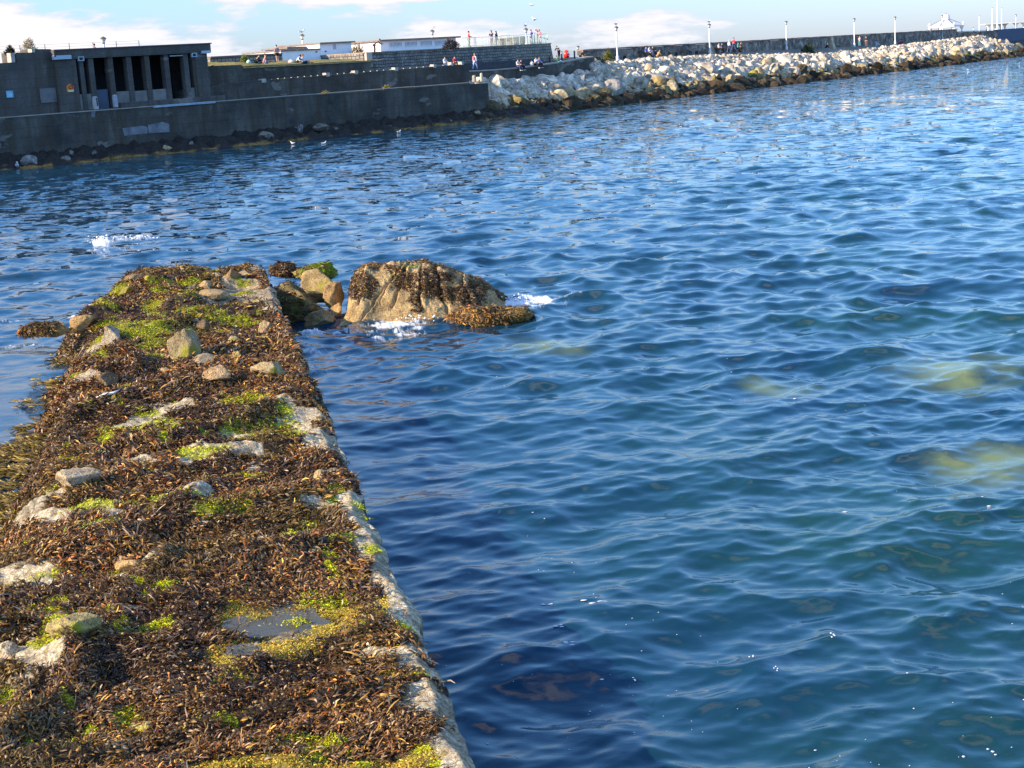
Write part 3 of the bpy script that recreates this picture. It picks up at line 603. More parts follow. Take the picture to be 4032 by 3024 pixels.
    oc = np.array([[1.7, 0, 0], [-1.7, 0, 0], [0, 1, 0], [0, -1, 0], [0, 0, 1], [0, 0, -1], [.9, .6, .6], [-.9, .6, .6], [.9, -.6, .6], [-.9, -.6, .6], [.9, .6, -.6], [-.9, .6, -.6], [.9, -.6, -.6], [-.9, -.6, -.6]])
    of = np.array([[0, 2, 6], [0, 6, 4], [0, 4, 8], [0, 8, 3], [1, 7, 2], [1, 4, 7], [1, 9, 4], [1, 3, 9], [2, 7, 6], [6, 7, 4], [4, 9, 8], [8, 9, 3], [0, 10, 2], [0, 5, 10], [0, 12, 5], [0, 3, 12], [2, 10, 11], [10, 5, 11], [5, 12, 13], [12, 3, 13], [1, 2, 11], [1, 11, 5], [1, 5, 13], [1, 13, 3]])
    a = rng.uniform(0, 6.3, 2600); ca, sa = np.cos(a)[:, None], np.sin(a)[:, None]
    V = np.stack([oc[None, :, 0] * ca - oc[None, :, 1] * sa, oc[None, :, 0] * sa + oc[None, :, 1] * ca, np.broadcast_to(oc[None, :, 2], (2600, 14))], -1) * s[:, :, None] + np.stack([x[k], y[k], z[k] + 0.03], -1)[:, None, :]
    F = (np.arange(2600)[:, None, None] * 14 + of[None]).reshape(-1, 3)
    c = np.array([[0.36, 0.20, 0.06], [0.42, 0.28, 0.12], [0.28, 0.13, 0.04]])[rng.integers(0, 3, 2600)]
    tag(link('seaweed_bladders', np_mesh('seaweed_bladders', V.reshape(-1, 3), F, M_WEED, True, np.repeat(c, 14, 0))), kind='stuff')
    # bright green and mustard algae mats
    n = 560000; y = np.concatenate([rng.uniform(8.6, 16, n // 2), rng.uniform(16, 44, n - n // 2)]); x = edge_x(y) - rng.uniform(0.0, 4.9, n)
    px, py = proj(np.stack([x, y, np.full_like(x, 1.0)], -1)); wz = 0.55 + 0.9 * fbm(x * 3, y * 3, oct=5, seed=20, gain=0.62)
    am = np.maximum(ell_mask(px + 25 * (wz - .55), py + 9 * (wz - .55), ALG, (0.45, 1.35)), algae_extra(x, y)); ym = ell_mask(px + 20 * (wz - .5), py + 10 * (wz - .5), YALG, (0.8, 1.35)); pm = ell_mask(px, py, POOL, (0.75, 1.1))
    r = rng.random(n); isy = ym * (1 - pm) > am; sprinkle = 0.006 * (vnoise(x * 1.5, y * 1.5, seed=88) > 0.35)
    keep = r < np.maximum(np.maximum(am * 1.1, ym * (1 - pm) * 0.95), sprinkle); x, y, isy = x[keep], y[keep], isy[keep]; n = len(x)
    z = jetty_surface(x, y) - 0.03 * isy
    c = np.where(isy[:, None], np.array([0.60, 0.45, 0.06]), np.array([0.58, 0.60, 0.016])) * rng.uniform(0.55, 1.35, (n, 1)); c[:, 0] *= rng.uniform(0.75, 1.3, n); tz = sst(24, 32, y)[:, None]; c = c * (1 - tz * .55) + np.array([0.30, 0.26, 0.03]) * rng.uniform(.5, 1.3, (n, 1)) * tz * .55
    sc_ = np.clip(y / 17, 0.8, 2.0)
    me = fronds('green_algae', np.stack([x, y, z + rng.uniform(0, 0.025, n)], -1), np.tile([0, 0, 1.0], (n, 1)), rng.uniform(0.022, 0.048, n) * sc_ ** 0.6, rng.uniform(0.006, 0.014, n) * sc_ ** 0.7, rng.uniform(0, 6.3, n), rng.uniform(0.0, 0.8, n), rng.uniform(0.3, 1.8, n), c, M_ALG)
    tag(link('green_algae', me), kind='stuff')
    # olive weed afloat along the left side
    KEL = [(270, 1420, 60, 22), (250, 1510, 90, 26), (200, 1600, 110, 20), (290, 1530, 50, 20), (260, 1690, 110, 26), (130, 1790, 140, 34), (110, 1870, 140, 24), (60, 1960, 120, 30), (40, 2040, 100, 26), (20, 1975, 110, 40), (200, 1760, 110, 40), (120, 1690, 60, 14), (-60, 2120, 120, 40), (60, 1920, 60, 14)]
    n = 120000; px = rng.uniform(-150, 420, n); py = rng.uniform(1380, 2180, n)
    P = np.stack([at_z(a, b_, 0.02) for a, b_ in zip(px, py)]); km = ell_mask(px, py, KEL, (0.2, 1.45)) * (0.7 + 0.9 * fbm(P[:, 0] * 2.5, P[:, 1] * 2.5, oct=3, seed=59))
    P = P[rng.random(n) < km * 0.8]; n = len(P); P[:, 2] = 0.03 + rng.uniform(0, 0.05, n)
    c = np.array([[0.30, 0.20, 0.035], [0.20, 0.125, 0.03], [0.40, 0.28, 0.06], [0.12, 0.075, 0.03]])[rng.integers(0, 4, n)] * rng.uniform(0.6, 1.3, (n, 1))
    me = fronds('floating_seaweed', P, np.tile([0, 0, 1.0], (n, 1)), rng.uniform(0.10, 0.24, n), rng.uniform(0.016, 0.034, n), rng.normal(3.3, 0.7, n), rng.uniform(-0.1, 0.5, n), rng.uniform(0.0, 0.9, n), c, M_WEED)
    tag(link('floating_seaweed', me), kind='stuff')
build_weed()

# ================================================================== STONES AND BOULDERS
def ico(sub):
    bm = bmesh.new(); bmesh.ops.create_icosphere(bm, subdivisions=sub, radius=1.0)
    v = np.array([p.co[:] for p in bm.verts]); f = np.array([[q.index for q in fc.verts] for fc in bm.faces]); bm.free(); return v, f
ICO = {k: ico(k) for k in (2, 3, 4, 5)}
def rock_shape(seed, sub=4, planes=9, rough=0.03, lo=0.62, hi=0.98):
    """an angular stone: a ball cut by random planes, then weathered"""
    g = np.random.default_rng(seed); v, f = ICO[sub]; r = np.full(len(v), 1.05)
    for i in range(planes):
        n = g.normal(size=3); n /= np.linalg.norm(n); d = g.uniform(lo, hi); c = v @ n
        r = np.minimum(r, np.where(c > 0.05, d / np.maximum(c, 0.05), 9))
    p = v * r[:, None]
    if rough: p = p * (1 + rough * fbm(p[:, 0] * 3 + seed, p[:, 1] * 3, p[:, 2] * 3, 4, seed))[:, None]
    return p, f
M_STONE = m_rock('jetty_stone', (0.38, 0.29, 0.18), (0.52, 0.44, 0.32), (0.20, 0.14, 0.08), 3.0, 0.0)
M_STONEG = m_rock('mossy_stone', (0.36, 0.28, 0.16), (0.52, 0.44, 0.30), (0.20, 0.15, 0.07), 3.0, 0.42)
M_BOULD = m_rock('tan_granite', (0.36, 0.25, 0.12), (0.50, 0.37, 0.20), (0.17, 0.11, 0.055), 2.2, 0.0)
M_BOULDG = m_rock('mossy_granite', (0.34, 0.25, 0.12), (0.46, 0.36, 0.18), (0.16, 0.12, 0.05), 2.2, 0.25)
STONES = [  # px, py, w, h, tint, mossy, planes, label
 (444, 1308, 85, 70, (1.0, 1.05, 1.15), 0, 9, 'pale grey flat-topped stone at the left edge of the jetty above a dark hollow'),
 (723, 1370, 118, 140, (0.95, 0.93, 0.9), 1, 8, 'largest tan stone on the jetty, a slanting pointed block with moss on its left foot'),
 (802, 1285, 56, 42, (0.45, 0.38, 0.34), 0, 6, 'dark brown three-cornered stone just behind the largest tan stone'),
 (1046, 1296, 54, 70, (1.1, 1.0, 0.85), 0, 6, 'pointed sandy stone near the right edge, white mark at its foot'),
 (1048, 1342, 55, 38, (1.1, 1.0, 0.6), 1, 8, 'yellow-mossed stone directly below the pointed sandy stone'),
 (917, 1347, 72, 48, (1.1, 1.1, 1.0), 1, 9, 'rounded pale stone between the largest tan stone and the pointed sandy one'),
 (837, 1418, 128, 46, (1.15, 1.15, 1.15), 0, 9, 'long flat light grey slab lying level in dark weed'),
 (929, 1408, 40, 36, (1.2, 1.1, 0.8), 1, 7, 'small yellowish stone at the right end of the light grey slab'),
 (1066, 1452, 150, 106, (1.25, 1.2, 1.1), 1, 8, 'big whitish stone with a bright green mossy cap near the right edge'),
 (872, 1484, 112, 72, (1.15, 1.0, 0.82), 0, 7, 'sandy wedge of stone below the light grey slab, green streak on its right'),
 (762, 1480, 60, 28, (1.1, 1.0, 0.8), 0, 8, 'low sandy stone left of the sandy wedge'),
 (648, 1458, 46, 32, (1.1, 1.05, 0.9), 0, 8, 'small pale stone alone in dark weed below the largest tan stone'),
 (1076, 1380, 30, 38, (1.2, 1.1, 0.4), 1, 7, 'small upright yellow-green stone above the big whitish stone'),
 (583, 1401, 38, 26, (1.1, 1.1, 0.4), 1, 8, 'small stone furred with yellow moss in the dark hollow'),
 (807, 1136, 58, 40, (1.1, 0.95, 0.75), 0, 6, 'tilted tan flagstone with a sharp corner near the jetty head'),
 (852, 1122, 44, 24, (1.2, 1.05, 0.85), 0, 7, 'small pale stone leaning behind the tilted tan flagstone'),
 (922, 1113, 60, 42, (0.85, 0.65, 0.5), 0, 7, 'reddish brown slab leaning to the right near the jetty head'),
 (968, 1113, 60, 30, (1.0, 0.9, 0.8), 0, 9, 'low buff stone right of the reddish brown slab'),
 (748, 1113, 66, 34, (0.55, 0.55, 0.6), 0, 8, 'dark slate-grey stone near the jetty head'),
 (593, 1119, 42, 22, (1.1, 1.1, 0.3), 1, 8, 'small stone wholly covered in yellow-green moss near the jetty head'),
 (530, 1106, 80, 22, (0.8, 0.65, 0.5), 0, 9, 'flat brown slab at the far left corner of the jetty head'),
 (504, 1148, 74, 32, (0.9, 0.85, 0.4), 1, 10, 'humped mossy stone at the left edge below the flat brown slab'),
 (827, 1178, 112, 34, (1.05, 0.9, 0.65), 0, 9, 'long tan rock back half buried in weed below the tilted flagstone'),
 (1011, 1206, 52, 22, (1.0, 0.95, 0.6), 1, 9, 'low mossy stone beside a puddle at the right edge'),
 (394, 1432, 56, 22, (1.0, 0.95, 0.5), 1, 9, 'flat yellowish stone at the left edge below the dark hollow'),
 (409, 1493, 86, 46, (0.55, 0.45, 0.36), 0, 9, 'brown stone shaggy with weed at the left edge'),
 (309, 1912, 160, 50, (1.3, 1.3, 1.3), 0, 8, 'grey-white slanting ledge of stone near the left edge, half way along'),
 (252, 1876, 62, 40, (1.3, 1.25, 1.1), 0, 8, 'pale block set on the upper end of the grey-white ledge'),
 (522, 2218, 122, 44, (1.25, 1.05, 0.7), 0, 10, 'smooth sandy-yellow hump of rock in the middle of the weed'),
 (298, 2464, 185, 50, (1.25, 1.2, 0.8), 1, 10, 'broad flat buff rock with a mossy right end at the near left'),
 (25, 2515, 76, 52, (1.5, 1.5, 1.5), 0, 7, 'white stone with a dark side at the near left border'),
 (562, 2866, 92, 40, (1.3, 1.25, 0.6), 1, 10, 'yellowish mossy stone lying in the nearest weed'),
 (1265, 1870, 58, 42, (1.25, 1.15, 0.85), 0, 9, 'pale rounded stone near the right edge half way along'),
]
for i, (px, py, w, h, tint, moss, pl, lab) in enumerate(STONES):
    zb = 1.0
    for _ in range(4):
        p = at_z(px, py + h * 0.3, zb); zb = float(jetty_surface(p[0], p[1]))
    D = np.linalg.norm(p - c_pos); W_ = w * D / FPX * 1.06; dep = 0.75 * W_
    el = math.asin((EYE - zb) / D); H_ = max(0.3 * W_, (h * D / FPX - dep * math.sin(el) * 0.55) / math.cos(el))
    v, f = rock_shape(100 + i, 5, max(5, pl - 1), 0.06, 0.42, 0.86)
    top = v[:, 2].max(); v = v * np.array([W_ / (v[:, 0].max() - v[:, 0].min()), dep / (v[:, 1].max() - v[:, 1].min()), H_ * 1.1 / (top * 1.45)])
    o = link('stone', np_mesh('stone', v, f, M_STONEG if moss else M_STONE, True)); o.location = (p[0], p[1], zb + 0.12 * H_ + .015)
    o.rotation_euler = (random.uniform(-.1, .1), random.uniform(-.12, .12), 0)
    o.color = (*[t_ * 0.9 for t_ in tint], 1); tag(o, lab, 'stone', 'loose stones on the jetty')
def weed_on(name, V, N, count, keepf, parent, Lr=(0.08, 0.2), Wr=(0.018, 0.035), olive=0.2, hang=True, F=None, green=False):
    tri = V[F[:, :3]]; ar = np.linalg.norm(np.cross(tri[:, 1] - tri[:, 0], tri[:, 2] - tri[:, 0]), axis=1)
    k = rng.choice(len(F), count, p=ar / ar.sum()); r1, r2 = rng.random((2, count)); s = np.sqrt(r1)[:, None]
    P = tri[k, 0] * (1 - s) + tri[k, 1] * s * (1 - r2[:, None]) + tri[k, 2] * s * r2[:, None]
    nn = np.cross(tri[k, 1] - tri[k, 0], tri[k, 2] - tri[k, 0]); nn /= np.linalg.norm(nn, axis=1)[:, None] + 1e-9
    m = keepf(P, nn); P, nn = P[m], nn[m]; n = len(P)
    dn = np.stack([nn[:, 0], nn[:, 1]], -1); head = np.arctan2(dn[:, 1], dn[:, 0]) + rng.normal(0, 0.8, n)
    c = (np.array([[0.30, 0.36, 0.015]]) * rng.uniform(0.5, 1.2, (n, 1))) if green else weed_colours(n, P[:, 0], P[:, 1], olive)
    me = fronds(name, P, nn, rng.uniform(*Lr, n), rng.uniform(*Wr, n), head, rng.uniform(0.2, 1.0, n), rng.uniform(0.6, 2.0, n), c, M_ALG if green else M_WEED)
    return tag(link(name, me, parent), kind='stuff')
def big_boulder():
    c = np.array([-2.1, 39.3]); hw = 2.08
    xs = np.linspace(-1.06, 1.06, 300); ys = np.linspace(-1.75, 1.7, 240); XX, YY = np.meshgrid(xs * hw, ys, indexing='ij')
    hx = np.interp(XX / hw, [-1.06, -1.0, -0.93, -0.86, -0.72, -0.4, -0.1, 0.1, 0.3, 0.5, 0.75, 1.0, 1.06], [-0.5, 0.0, 0.6, 1.22, 1.43, 1.44, 1.47, 1.40, 1.28, 1.05, 0.58, 0.02, -0.4])
    fr = -1.5 + 0.35 * np.clip(XX / hw, -0.2, 1) ** 2 * 2 + 0.1 * vnoise(XX * 1.2, 3.0, seed=4)
    front = np.interp(YY - fr, [-0.3, 0.0, 0.28, 0.65, 1.0, 1.5], [-0.35, 0.0, 0.48, 0.85, 0.96, 1.0]); back = 1 - sst(0.7, 1.65, YY) * 1.35
    Z = np.where(front < 0, front, hx * np.minimum(front, 1)) * np.where(YY > 0.5, back, 1); Z = np.minimum(Z, hx + 0.02)
    hx = hx * np.interp(XX / hw, [-1, 0, .4, 1], [.84, .82, .76, .8]); Z = np.where(front < 0, front, hx * np.minimum(front, 1)) * np.where(YY > 0.5, back, 1); Z = np.minimum(Z, hx + 0.02)
    # cracks running down the face
    tt = np.clip(Z / 1.45, 0, 1)
    for (xt, xb, w, d, t0, t1) in [(-0.52, -1.62, 0.05, 0.20, 0.0, 0.86), (-0.38, -0.95, 0.045, 0.17, 0.25, 0.8), (-0.05, -0.04, 0.04, 0.16, 0.2, 0.75), (0.30, 0.62, 0.05, 0.16, 0.1, 0.7), (-0.75, -1.15, 0.035, 0.10, 0.3, 0.55), (0.95, 1.15, 0.05, 0.12, 0.2, 0.6), (-1.45, -1.75, 0.04, 0.08, 0.3, 0.9)]:
        xc = xb + (xt - xb) * (tt / 0.85) + 0.05 * vnoise(tt * 6, xt * 9, seed=3); a = sst(t0 - .08, t0 + .05, tt) * (1 - sst(t1 - .05, t1 + .1, tt))
        w *= 0.72; d *= 1.25; g_ = np.exp(-((XX - xc) / w) ** 2); Z = Z - d * g_ * a * (YY < 0.3)
        Z = Z + 0.05 * np.exp(-((XX - xc - 2.4 * w) / (2.2 * w)) ** 2) * a * (YY < 0.3)
    bl = fbm(XX * 1.3, YY * 1.3, Z * 1.3, 3, 7); Z = Z + 0.05 * (np.abs(bl) * 2 - .5) * sst(-0.2, 0.3, Z) + 0.035 * fbm(XX * 5, YY * 5, Z * 5, 4, 9, 0.65)
    wx = XX + 0.05 * fbm(XX * 2, YY * 2, Z * 2, 3, 17); wy = YY + 0.06 * fbm(XX * 2, YY * 2, Z * 2, 3, 19)
    V = np.stack([wx + c[0], wy + c[1], Z - 0.02], -1); nr, nc = Z.shape; idx = np.arange(nr * nc).reshape(nr, nc)
    F = np.stack([idx[:-1, :-1], idx[1:, :-1], idx[1:, 1:], idx[:-1, 1:]], -1).reshape(-1, 4)
    Vf = V.reshape(-1, 3)
    o = link('boulder', np_mesh('boulder', Vf, F, M_BOULD, True)); tag(o, 'big cracked tan boulder draped in weed off the right of the jetty head', 'boulder')
    o.color = (1.1, 1.05, 0.95, 1)
    F3 = np.concatenate([F[:, [0, 1, 2]], F[:, [0, 2, 3]]])
    def kp(P, nn):
        px, py = proj(P); wv = fbm(P[:, 0] * 3, P[:, 1] * 3, P[:, 2] * 3, 3, 23)
        e = ell_mask(px + 16 * wv, py + 10 * wv, [(1425, 1128, 62, 62), (1590, 1100, 55, 42), (1690, 1130, 60, 45), (1480, 1045, 60, 14), (1790, 1150, 110, 40), (1700, 1085, 90, 30), (1850, 1170, 60, 45), (1620, 1170, 26, 34), (1640, 1210, 34, 20), (1560, 1060, 40, 12), (1880, 1120, 40, 30)], (0.55, 1.1))
        e = np.maximum(e, (P[:, 1] > c[1] + 0.3) * 0.7); return (rng.random(len(P)) < e) & (P[:, 2] > 0.05)
    weed_on('seaweed', Vf, None, 60000, kp, o, (.06, .13), (.013, .024), olive=0.1, F=F3)
    def kg(P, nn):
        px, py = proj(P); return rng.random(len(P)) < ell_mask(px, py, [(1610, 1046, 45, 14), (1560, 1085, 34, 10)], (0.4, 1.2))
    weed_on('moss', Vf, None, 20000, kg, o, (0.03, 0.06), (0.01, 0.02), F=F3, green=True)
big_boulder()
ROCKS = [  # px, py(base), w, h, Y, tint, mat, weed, planes, label
 (1165, 1275, 215, 172, 39.3, (0.62, 0.62, 0.50), M_BOULDG, 0.35, 8, 'dark shadowed rock wedged between the jetty and the big boulder'),
 (1260, 1168, 165, 112, 40.3, (1.1, 1.02, 0.9), M_BOULDG, 0.0, 6, 'square tan block with a moss patch left of the big boulder'),
 (1238, 1095, 165, 62, 41.2, (0.75, 0.95, 0.35), M_BOULDG, 0.25, 8, 'topmost rock of the gap, capped in bright green moss'),
 (1314, 1212, 76, 108, 39.2, (1.05, 0.95, 0.8), M_BOULD, 0.0, 9, 'egg-shaped tan rock leaning against the big boulder'),
 (1328, 1240, 46, 50, 38.7, (0.95, 0.85, 0.7), M_BOULD, 0.0, 9, 'smallest tan rock at the foot of the big boulder'),
 (1279, 1292, 125, 78, 38.2, (0.75, 0.72, 0.66), M_BOULD, 0.0, 8, 'low grey-brown rock at the waterline in front of the gap'),
 (1130, 1085, 110, 50, 41.6, (0.5, 0.42, 0.32), M_BOULD, 0.7, 8, 'dark weedy rock against the far corner of the jetty head'),
 (1935, 1288, 330, 90, 36.9, (0.9, 0.75, 0.5), M_BOULD, 0.62, 9, 'low wave-washed rock covered in olive weed right of the big boulder'),
 (178, 1318, 190, 46, 34.0, (0.8, 0.65, 0.4), M_BOULD, 0.95, 9, 'low weed-covered rock in the water left of the jetty'),
 (325, 1296, 92, 60, 34.6, (1.05, 0.9, 0.7), M_BOULD, 0.0, 8, 'bare tan rock touching the left side of the jetty'),
]
for i, (px, py, w, h, Y, tint, mt, weed, pl, lab) in enumerate(ROCKS):
    p = at_Y(px, py, Y); D = Y; W_ = w * D / FPX * 1.05; H_ = h * D / FPX
    v, f = rock_shape(300 + i, 5, max(5, pl - 1), 0.07, 0.45, 0.88); v = v * np.array([W_ / np.ptp(v[:, 0]), 0.85 * min(W_, H_ * 2.2) / np.ptp(v[:, 1]), 1.0])
    zlo = min(0.0, p[2]) ; v[:, 2] *= (H_ * 1.25) / np.ptp(v[:, 2]); zc = p[2] + H_ - v[:, 2].max()
    o = link('rock', np_mesh('rock', v, f, mt, True)); o.location = (p[0], Y, zc); o.color = (*tint, 1); tag(o, lab, 'rock', 'sea rocks around the jetty head')
    if weed: weed_on('seaweed', v, None, int(2600 + 5000 * weed * W_), lambda P, n_: (rng.random(len(P)) < weed * (0.6 + 0.8 * fbm(P[:, 0] * 2, P[:, 1] * 2, P[:, 2] * 2, 3, 5 + i))) & (n_[:, 2] > -0.2), o, olive=0.6 if i > 6 else 0.0, F=f)
    if i == 2: weed_on('moss', v, None, 9000, lambda P, n_: (n_[:, 2] > 0.15) & (P[:, 0] > -0.25 * W_), o, (0.04, 0.07), (0.012, 0.025), F=f, green=True)
# a gull's white feather and a limpet on the weed
q = at_z(425, 1578, 1.05); fb = MB(); fb.tube([(-0.19, -0.05, 0.0), (-0.05, 0.0, 0.035), (0.1, 0.03, 0.05), (0.2, 0.08, 0.09)], [0.006, 0.03, 0.022, 0.004], 6)
o = fb.build('feather', M_WHITE, smooth=True); o.location = (q[0], q[1], float(jetty_surface(q[0], q[1])) + 0.03); tag(o, 'white curved gull feather lying on dark weed near the left side of the jetty', 'feather')
q = at_z(1454, 2545, 1.0); sb = MB().lathe([(0.028, 0), (0.022, 0.012), (0.010, 0.024), (0.002, 0.028)], 14); o = sb.build('limpet_shell', plain('shell', (0.75, 0.68, 0.52), 0.5, 0.3, 60), smooth=True)
o.location = (q[0], q[1], float(jetty_surface(q[0], q[1])) + 0.015); o.rotation_euler = (0.3, 0.2, 0); tag(o, 'small cream ribbed limpet shell on the bare concrete by the right edge', 'shell')

# ================================================================== FAR SHORE: the bathing place (frame A)
def fmb(): return MB()
# land behind everything
lb = MB(); lb.slab([(-90, 13.5), (46, 13.5), (46, 200), (-90, 200)], 3.0, 6.9)
tag(lb.build('ground', M_GRASS, M=A.M), kind='structure')
E1 = A.s(1922, 330, 3.0)                                 # seaward end of the low wall
low = Thing('sea_wall', 'long low dark concrete sea wall standing on the weedy rocks below the bathing pavilion', 'wall', (20, 3.0, 0), A)
mb = MB(); mb.prism([(-70, -1.0), (E1, -1.0), (E1, 3.72), (25, 3.9), (-70, 3.95)], 3.0, 9.0); low.part('wall', mb, M_CONC)
mb = MB()
for i in range(10):
    a = -66 + i * 12.5; b_ = min(a + 12.4, E1 - 0.02)
    if a < E1: mb.box(a, b_, 2.94, 3.5, 3.925 - 0.0022 * max(0, a - 25), 4.0 - 0.0022 * max(0, a - 25))
low.part('coping', mb, M_PATH)
mb = MB(); x0, x1 = A.s(600, 398, 2.99), A.s(845, 395, 2.99); mb.box(x0, x1, 2.90, 3.2, 3.83, 4.012); low.part('painted_edge', mb, plain('flaked_paint', (0.36, 0.41, 0.46), 0.8, 0.3, 2))
pt = plain('pale_render_patch', (0.19, 0.19, 0.20), 0.9, 0.45, 1.2)
for (pts) in ([(482, 505), (560, 495), (580, 500), (580, 525), (490, 535)], [(582, 492), (640, 480), (666, 488), (667, 520), (586, 524)], [(358, 437), (376, 437), (372, 462), (360, 462)]):
    mb = MB(); mb.prism([A.px(x, y, 2.99) for x, y in pts], 2.97, 3.1); low.part('render_patch', mb, pt)
# second tier
s_l, s_r = A.s(830, 330, 5.5), A.s(1846, 285, 5.5)
tier = Thing('terrace_wall', 'middle dark concrete terrace wall with sunlit blocks along its top, behind the low sea wall', 'wall', ((s_l + s_r) / 2, 5.5, 3.9), A)
mb = MB(); mb.prism([(s_l - 3, 3.6), (s_r, 3.6), (s_r, A.z(1845, 251, 5.5)), (A.s(1000, 317, 5.5), A.z(1000, 318, 5.5)), (s_l - 3, A.z(900, 345, 5.5))], 5.5, 7.6); tier.part('wall', mb, M_CONC)
for (px, py, w) in [(1036, 317, 16), (1288, 293, 15), (1400, 284, 14), (1558, 271, 14), (1709, 259, 12), (1777, 251, 10), (1818, 248, 10)]:
    s, z = A.px(px, py + 6, 5.6); mb = MB(); hw_ = w * 150 / FPX * 0.62; mb.box(s - hw_, s + hw_, 5.44, 6.0, z - 0.06, z + 0.30); tier.part('coping_block', mb, M_COPE)
mb = MB()
for px in range(1070, 1830, 26):
    s, z = A.px(px, 317 - (px - 1000) * 0.0805, 5.5); mb.box(s - 0.035, s + 0.035, 5.47, 5.6, z - 0.05, z + 0.035)
tier.part('railing_stumps', mb, M_COPE)
# third tier: wall under the lawn
t3 = Thing('lawn_wall', 'upper dark concrete retaining wall under the small lawn with sunbathers', 'wall', (A.s(1150, 280, 8.0), 8.0, 4.5), A)
sa, sb_ = A.s(832, 265, 7.4), A.s(953, 258, 7.4); sc2 = A.s(1458, 245, 7.4)
mb = MB(); mb.prism([(sa - 2, 3.6), (sc2, 3.6), (sc2, A.z(1450, 243, 7.4)), (sb_, A.z(953, 269, 7.4)), (sb_, A.z(953, 255, 7.4)), (sa - 2, A.z(832, 258, 7.4))], 7.4, 9.4); t3.part('wall', mb, M_CONC)
mb = MB(); mb.prism([(sb_ + .05, A.z(953, 269, 7.4) - 0.02), (sc2, A.z(1450, 243, 7.4) - 0.02), (sc2, A.z(1450, 243, 7.4) + 0.09), (sb_ + .05, A.z(953, 269, 7.4) + 0.12)], 7.28, 7.9); t3.part('coping', mb, plain('lichened_edge', (0.34, 0.25, 0.11), 0.9, 0.3, 2))
# lawn
za, zb_ = A.z(953, 262, 7.5), A.z(1450, 238, 7.5)
xs = np.linspace(sb_ - 0.5, sc2 + 2, 70); ys = np.linspace(7.55, 14, 24); XX, YY = np.meshgrid(xs, ys, indexing='ij')
ZZ = za + (zb_ - za) * (XX - sb_) / (sc2 - sb_) + 0.16 * fbm(XX * 0.5, YY * 0.5, oct=4, seed=6) * sst(7.5, 8.6, YY) + 0.30 * sst(7.5, 12, YY) + 0.22 * sst(7.5, 7.8, YY) * np.exp(-((XX - sb_ - 1.5) / 1.6) ** 2)
idx = np.arange(XX.size).reshape(XX.shape); F = np.stack([idx[:-1, :-1], idx[1:, :-1], idx[1:, 1:], idx[:-1, 1:]], -1).reshape(-1, 4)
tag(link('lawn', np_mesh('lawn', np.stack([XX, YY, ZZ], -1).reshape(-1, 3), F, M_GRASS, True), M=A.M), kind='structure')
def lawn_z(s): return za + (zb_ - za) * (s - sb_) / (sc2 - sb_)
# pavilion and the wall beside it
OP = 5.2
pv = Thing('bathing_pavilion', 'dark concrete bathing pavilion with a flat roof and a row of square columns', 'pavilion', (A.s(530, 400, OP), OP, 3.9), A)
P_ = lambda px, py, o=OP: A.px(px, py, o)
zr = A.z(530, 186, OP - .1); xL, xR = A.s(213, 220, OP), A.s(826, 200, OP); z_lin = A.z(530, 220, OP)
xo0, xo1 = A.s(305, 300, OP), A.s(775, 300, OP)
mb = MB(); mb.box(xL, xR + 0.05, OP - 0.12, 12.5, z_lin, zr); mb.box(xL - 0.15, xL, OP - .3, 6, zr - 0.5, zr); pv.part('roof_slab', mb, M_CONC2)
mb = MB(); mb.box(xL - .05, xR + .15, OP - 0.2, 12.6, zr, zr + 0.10); pv.part('roof_edge', mb, plain('dark_coping', (0.10, 0.07, 0.09), 0.9))
mb = MB(); mb.box(xL, xo0, OP, 12.4, 3.6, z_lin); mb.box(xo1, xR - .35, OP, 12.4, 3.6, z_lin); mb.box(xo0, xo1, 11.0, 12.4, 3.6, z_lin); pv.part('wall', mb, M_CONC2)
mb = MB(); mb.box(xo0 + .01, xo1 - .01, 10.7, 10.98, 3.95, z_lin - .01); pv.part('bay_shade_panel', mb, M_DARK)  # near-black sheet before the rear concrete: shade of the bays put into colour
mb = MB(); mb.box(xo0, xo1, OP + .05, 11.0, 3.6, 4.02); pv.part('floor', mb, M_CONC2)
z_sill = A.z(560, 357, OP); cols_px = [333, 371, 448, 521, 592, 668, 745, 778]
for i, px in enumerate(cols_px):
    s = A.s(px, 345, OP); w = 0.21 if i in (0, 7) else 0.25
    mb = MB(); mb.box(s - w, s + w, OP + .06, OP + 0.7, 4.0, z_lin - .004); pv.part('column', mb, M_CONC2, bevel=0.03)
for (a_, b_) in ((0, 1), (2, 3), (3, 4), (4, 5), (6, 7)):
    s0, s1 = A.s(cols_px[a_], 345, OP), A.s(cols_px[b_], 345, OP); s0 += .2; s1 -= .2
    if a_ == 0: s0 = xo0 + 0.01
    if a_ == 6: s1 = xo1 - 0.01
    mb = MB(); mb.box(s0, s1, OP + .18, OP + 0.55, 4.0, z_sill + random.uniform(-.04, .06)); pv.part('parapet', mb, plain('worn_parapet', (0.20, 0.185, 0.165), 0.9, 0.3, 1.5), bevel=0.05)
s0, s1 = A.s(387, 400, OP), A.s(436, 400, OP); mb = MB(); mb.box(s0, s1, OP + .3, OP + .4, 4.02, A.z(410, 352, OP)); pv.part('door', mb, M_BLUEDOOR)
mb = MB(); mb.box(A.s(460, 400, OP), xo1 + 2.5, OP - 0.55, OP, 3.96, 4.42); pv.part('plinth', mb, M_CONC2, bevel=0.04)
for (px, py, w, h) in ((240, 226, 60, 15), (805, 205, 34, 11)):
    s, z = P_(px, py); k = 130 / FPX; mb = MB(); mb.box(s - w * k * .62, s + w * k * .62, OP - .3, OP + .05, z - h * k * .5, z + h * k * .5); pv.part('strip_light', mb, M_LTBOX)
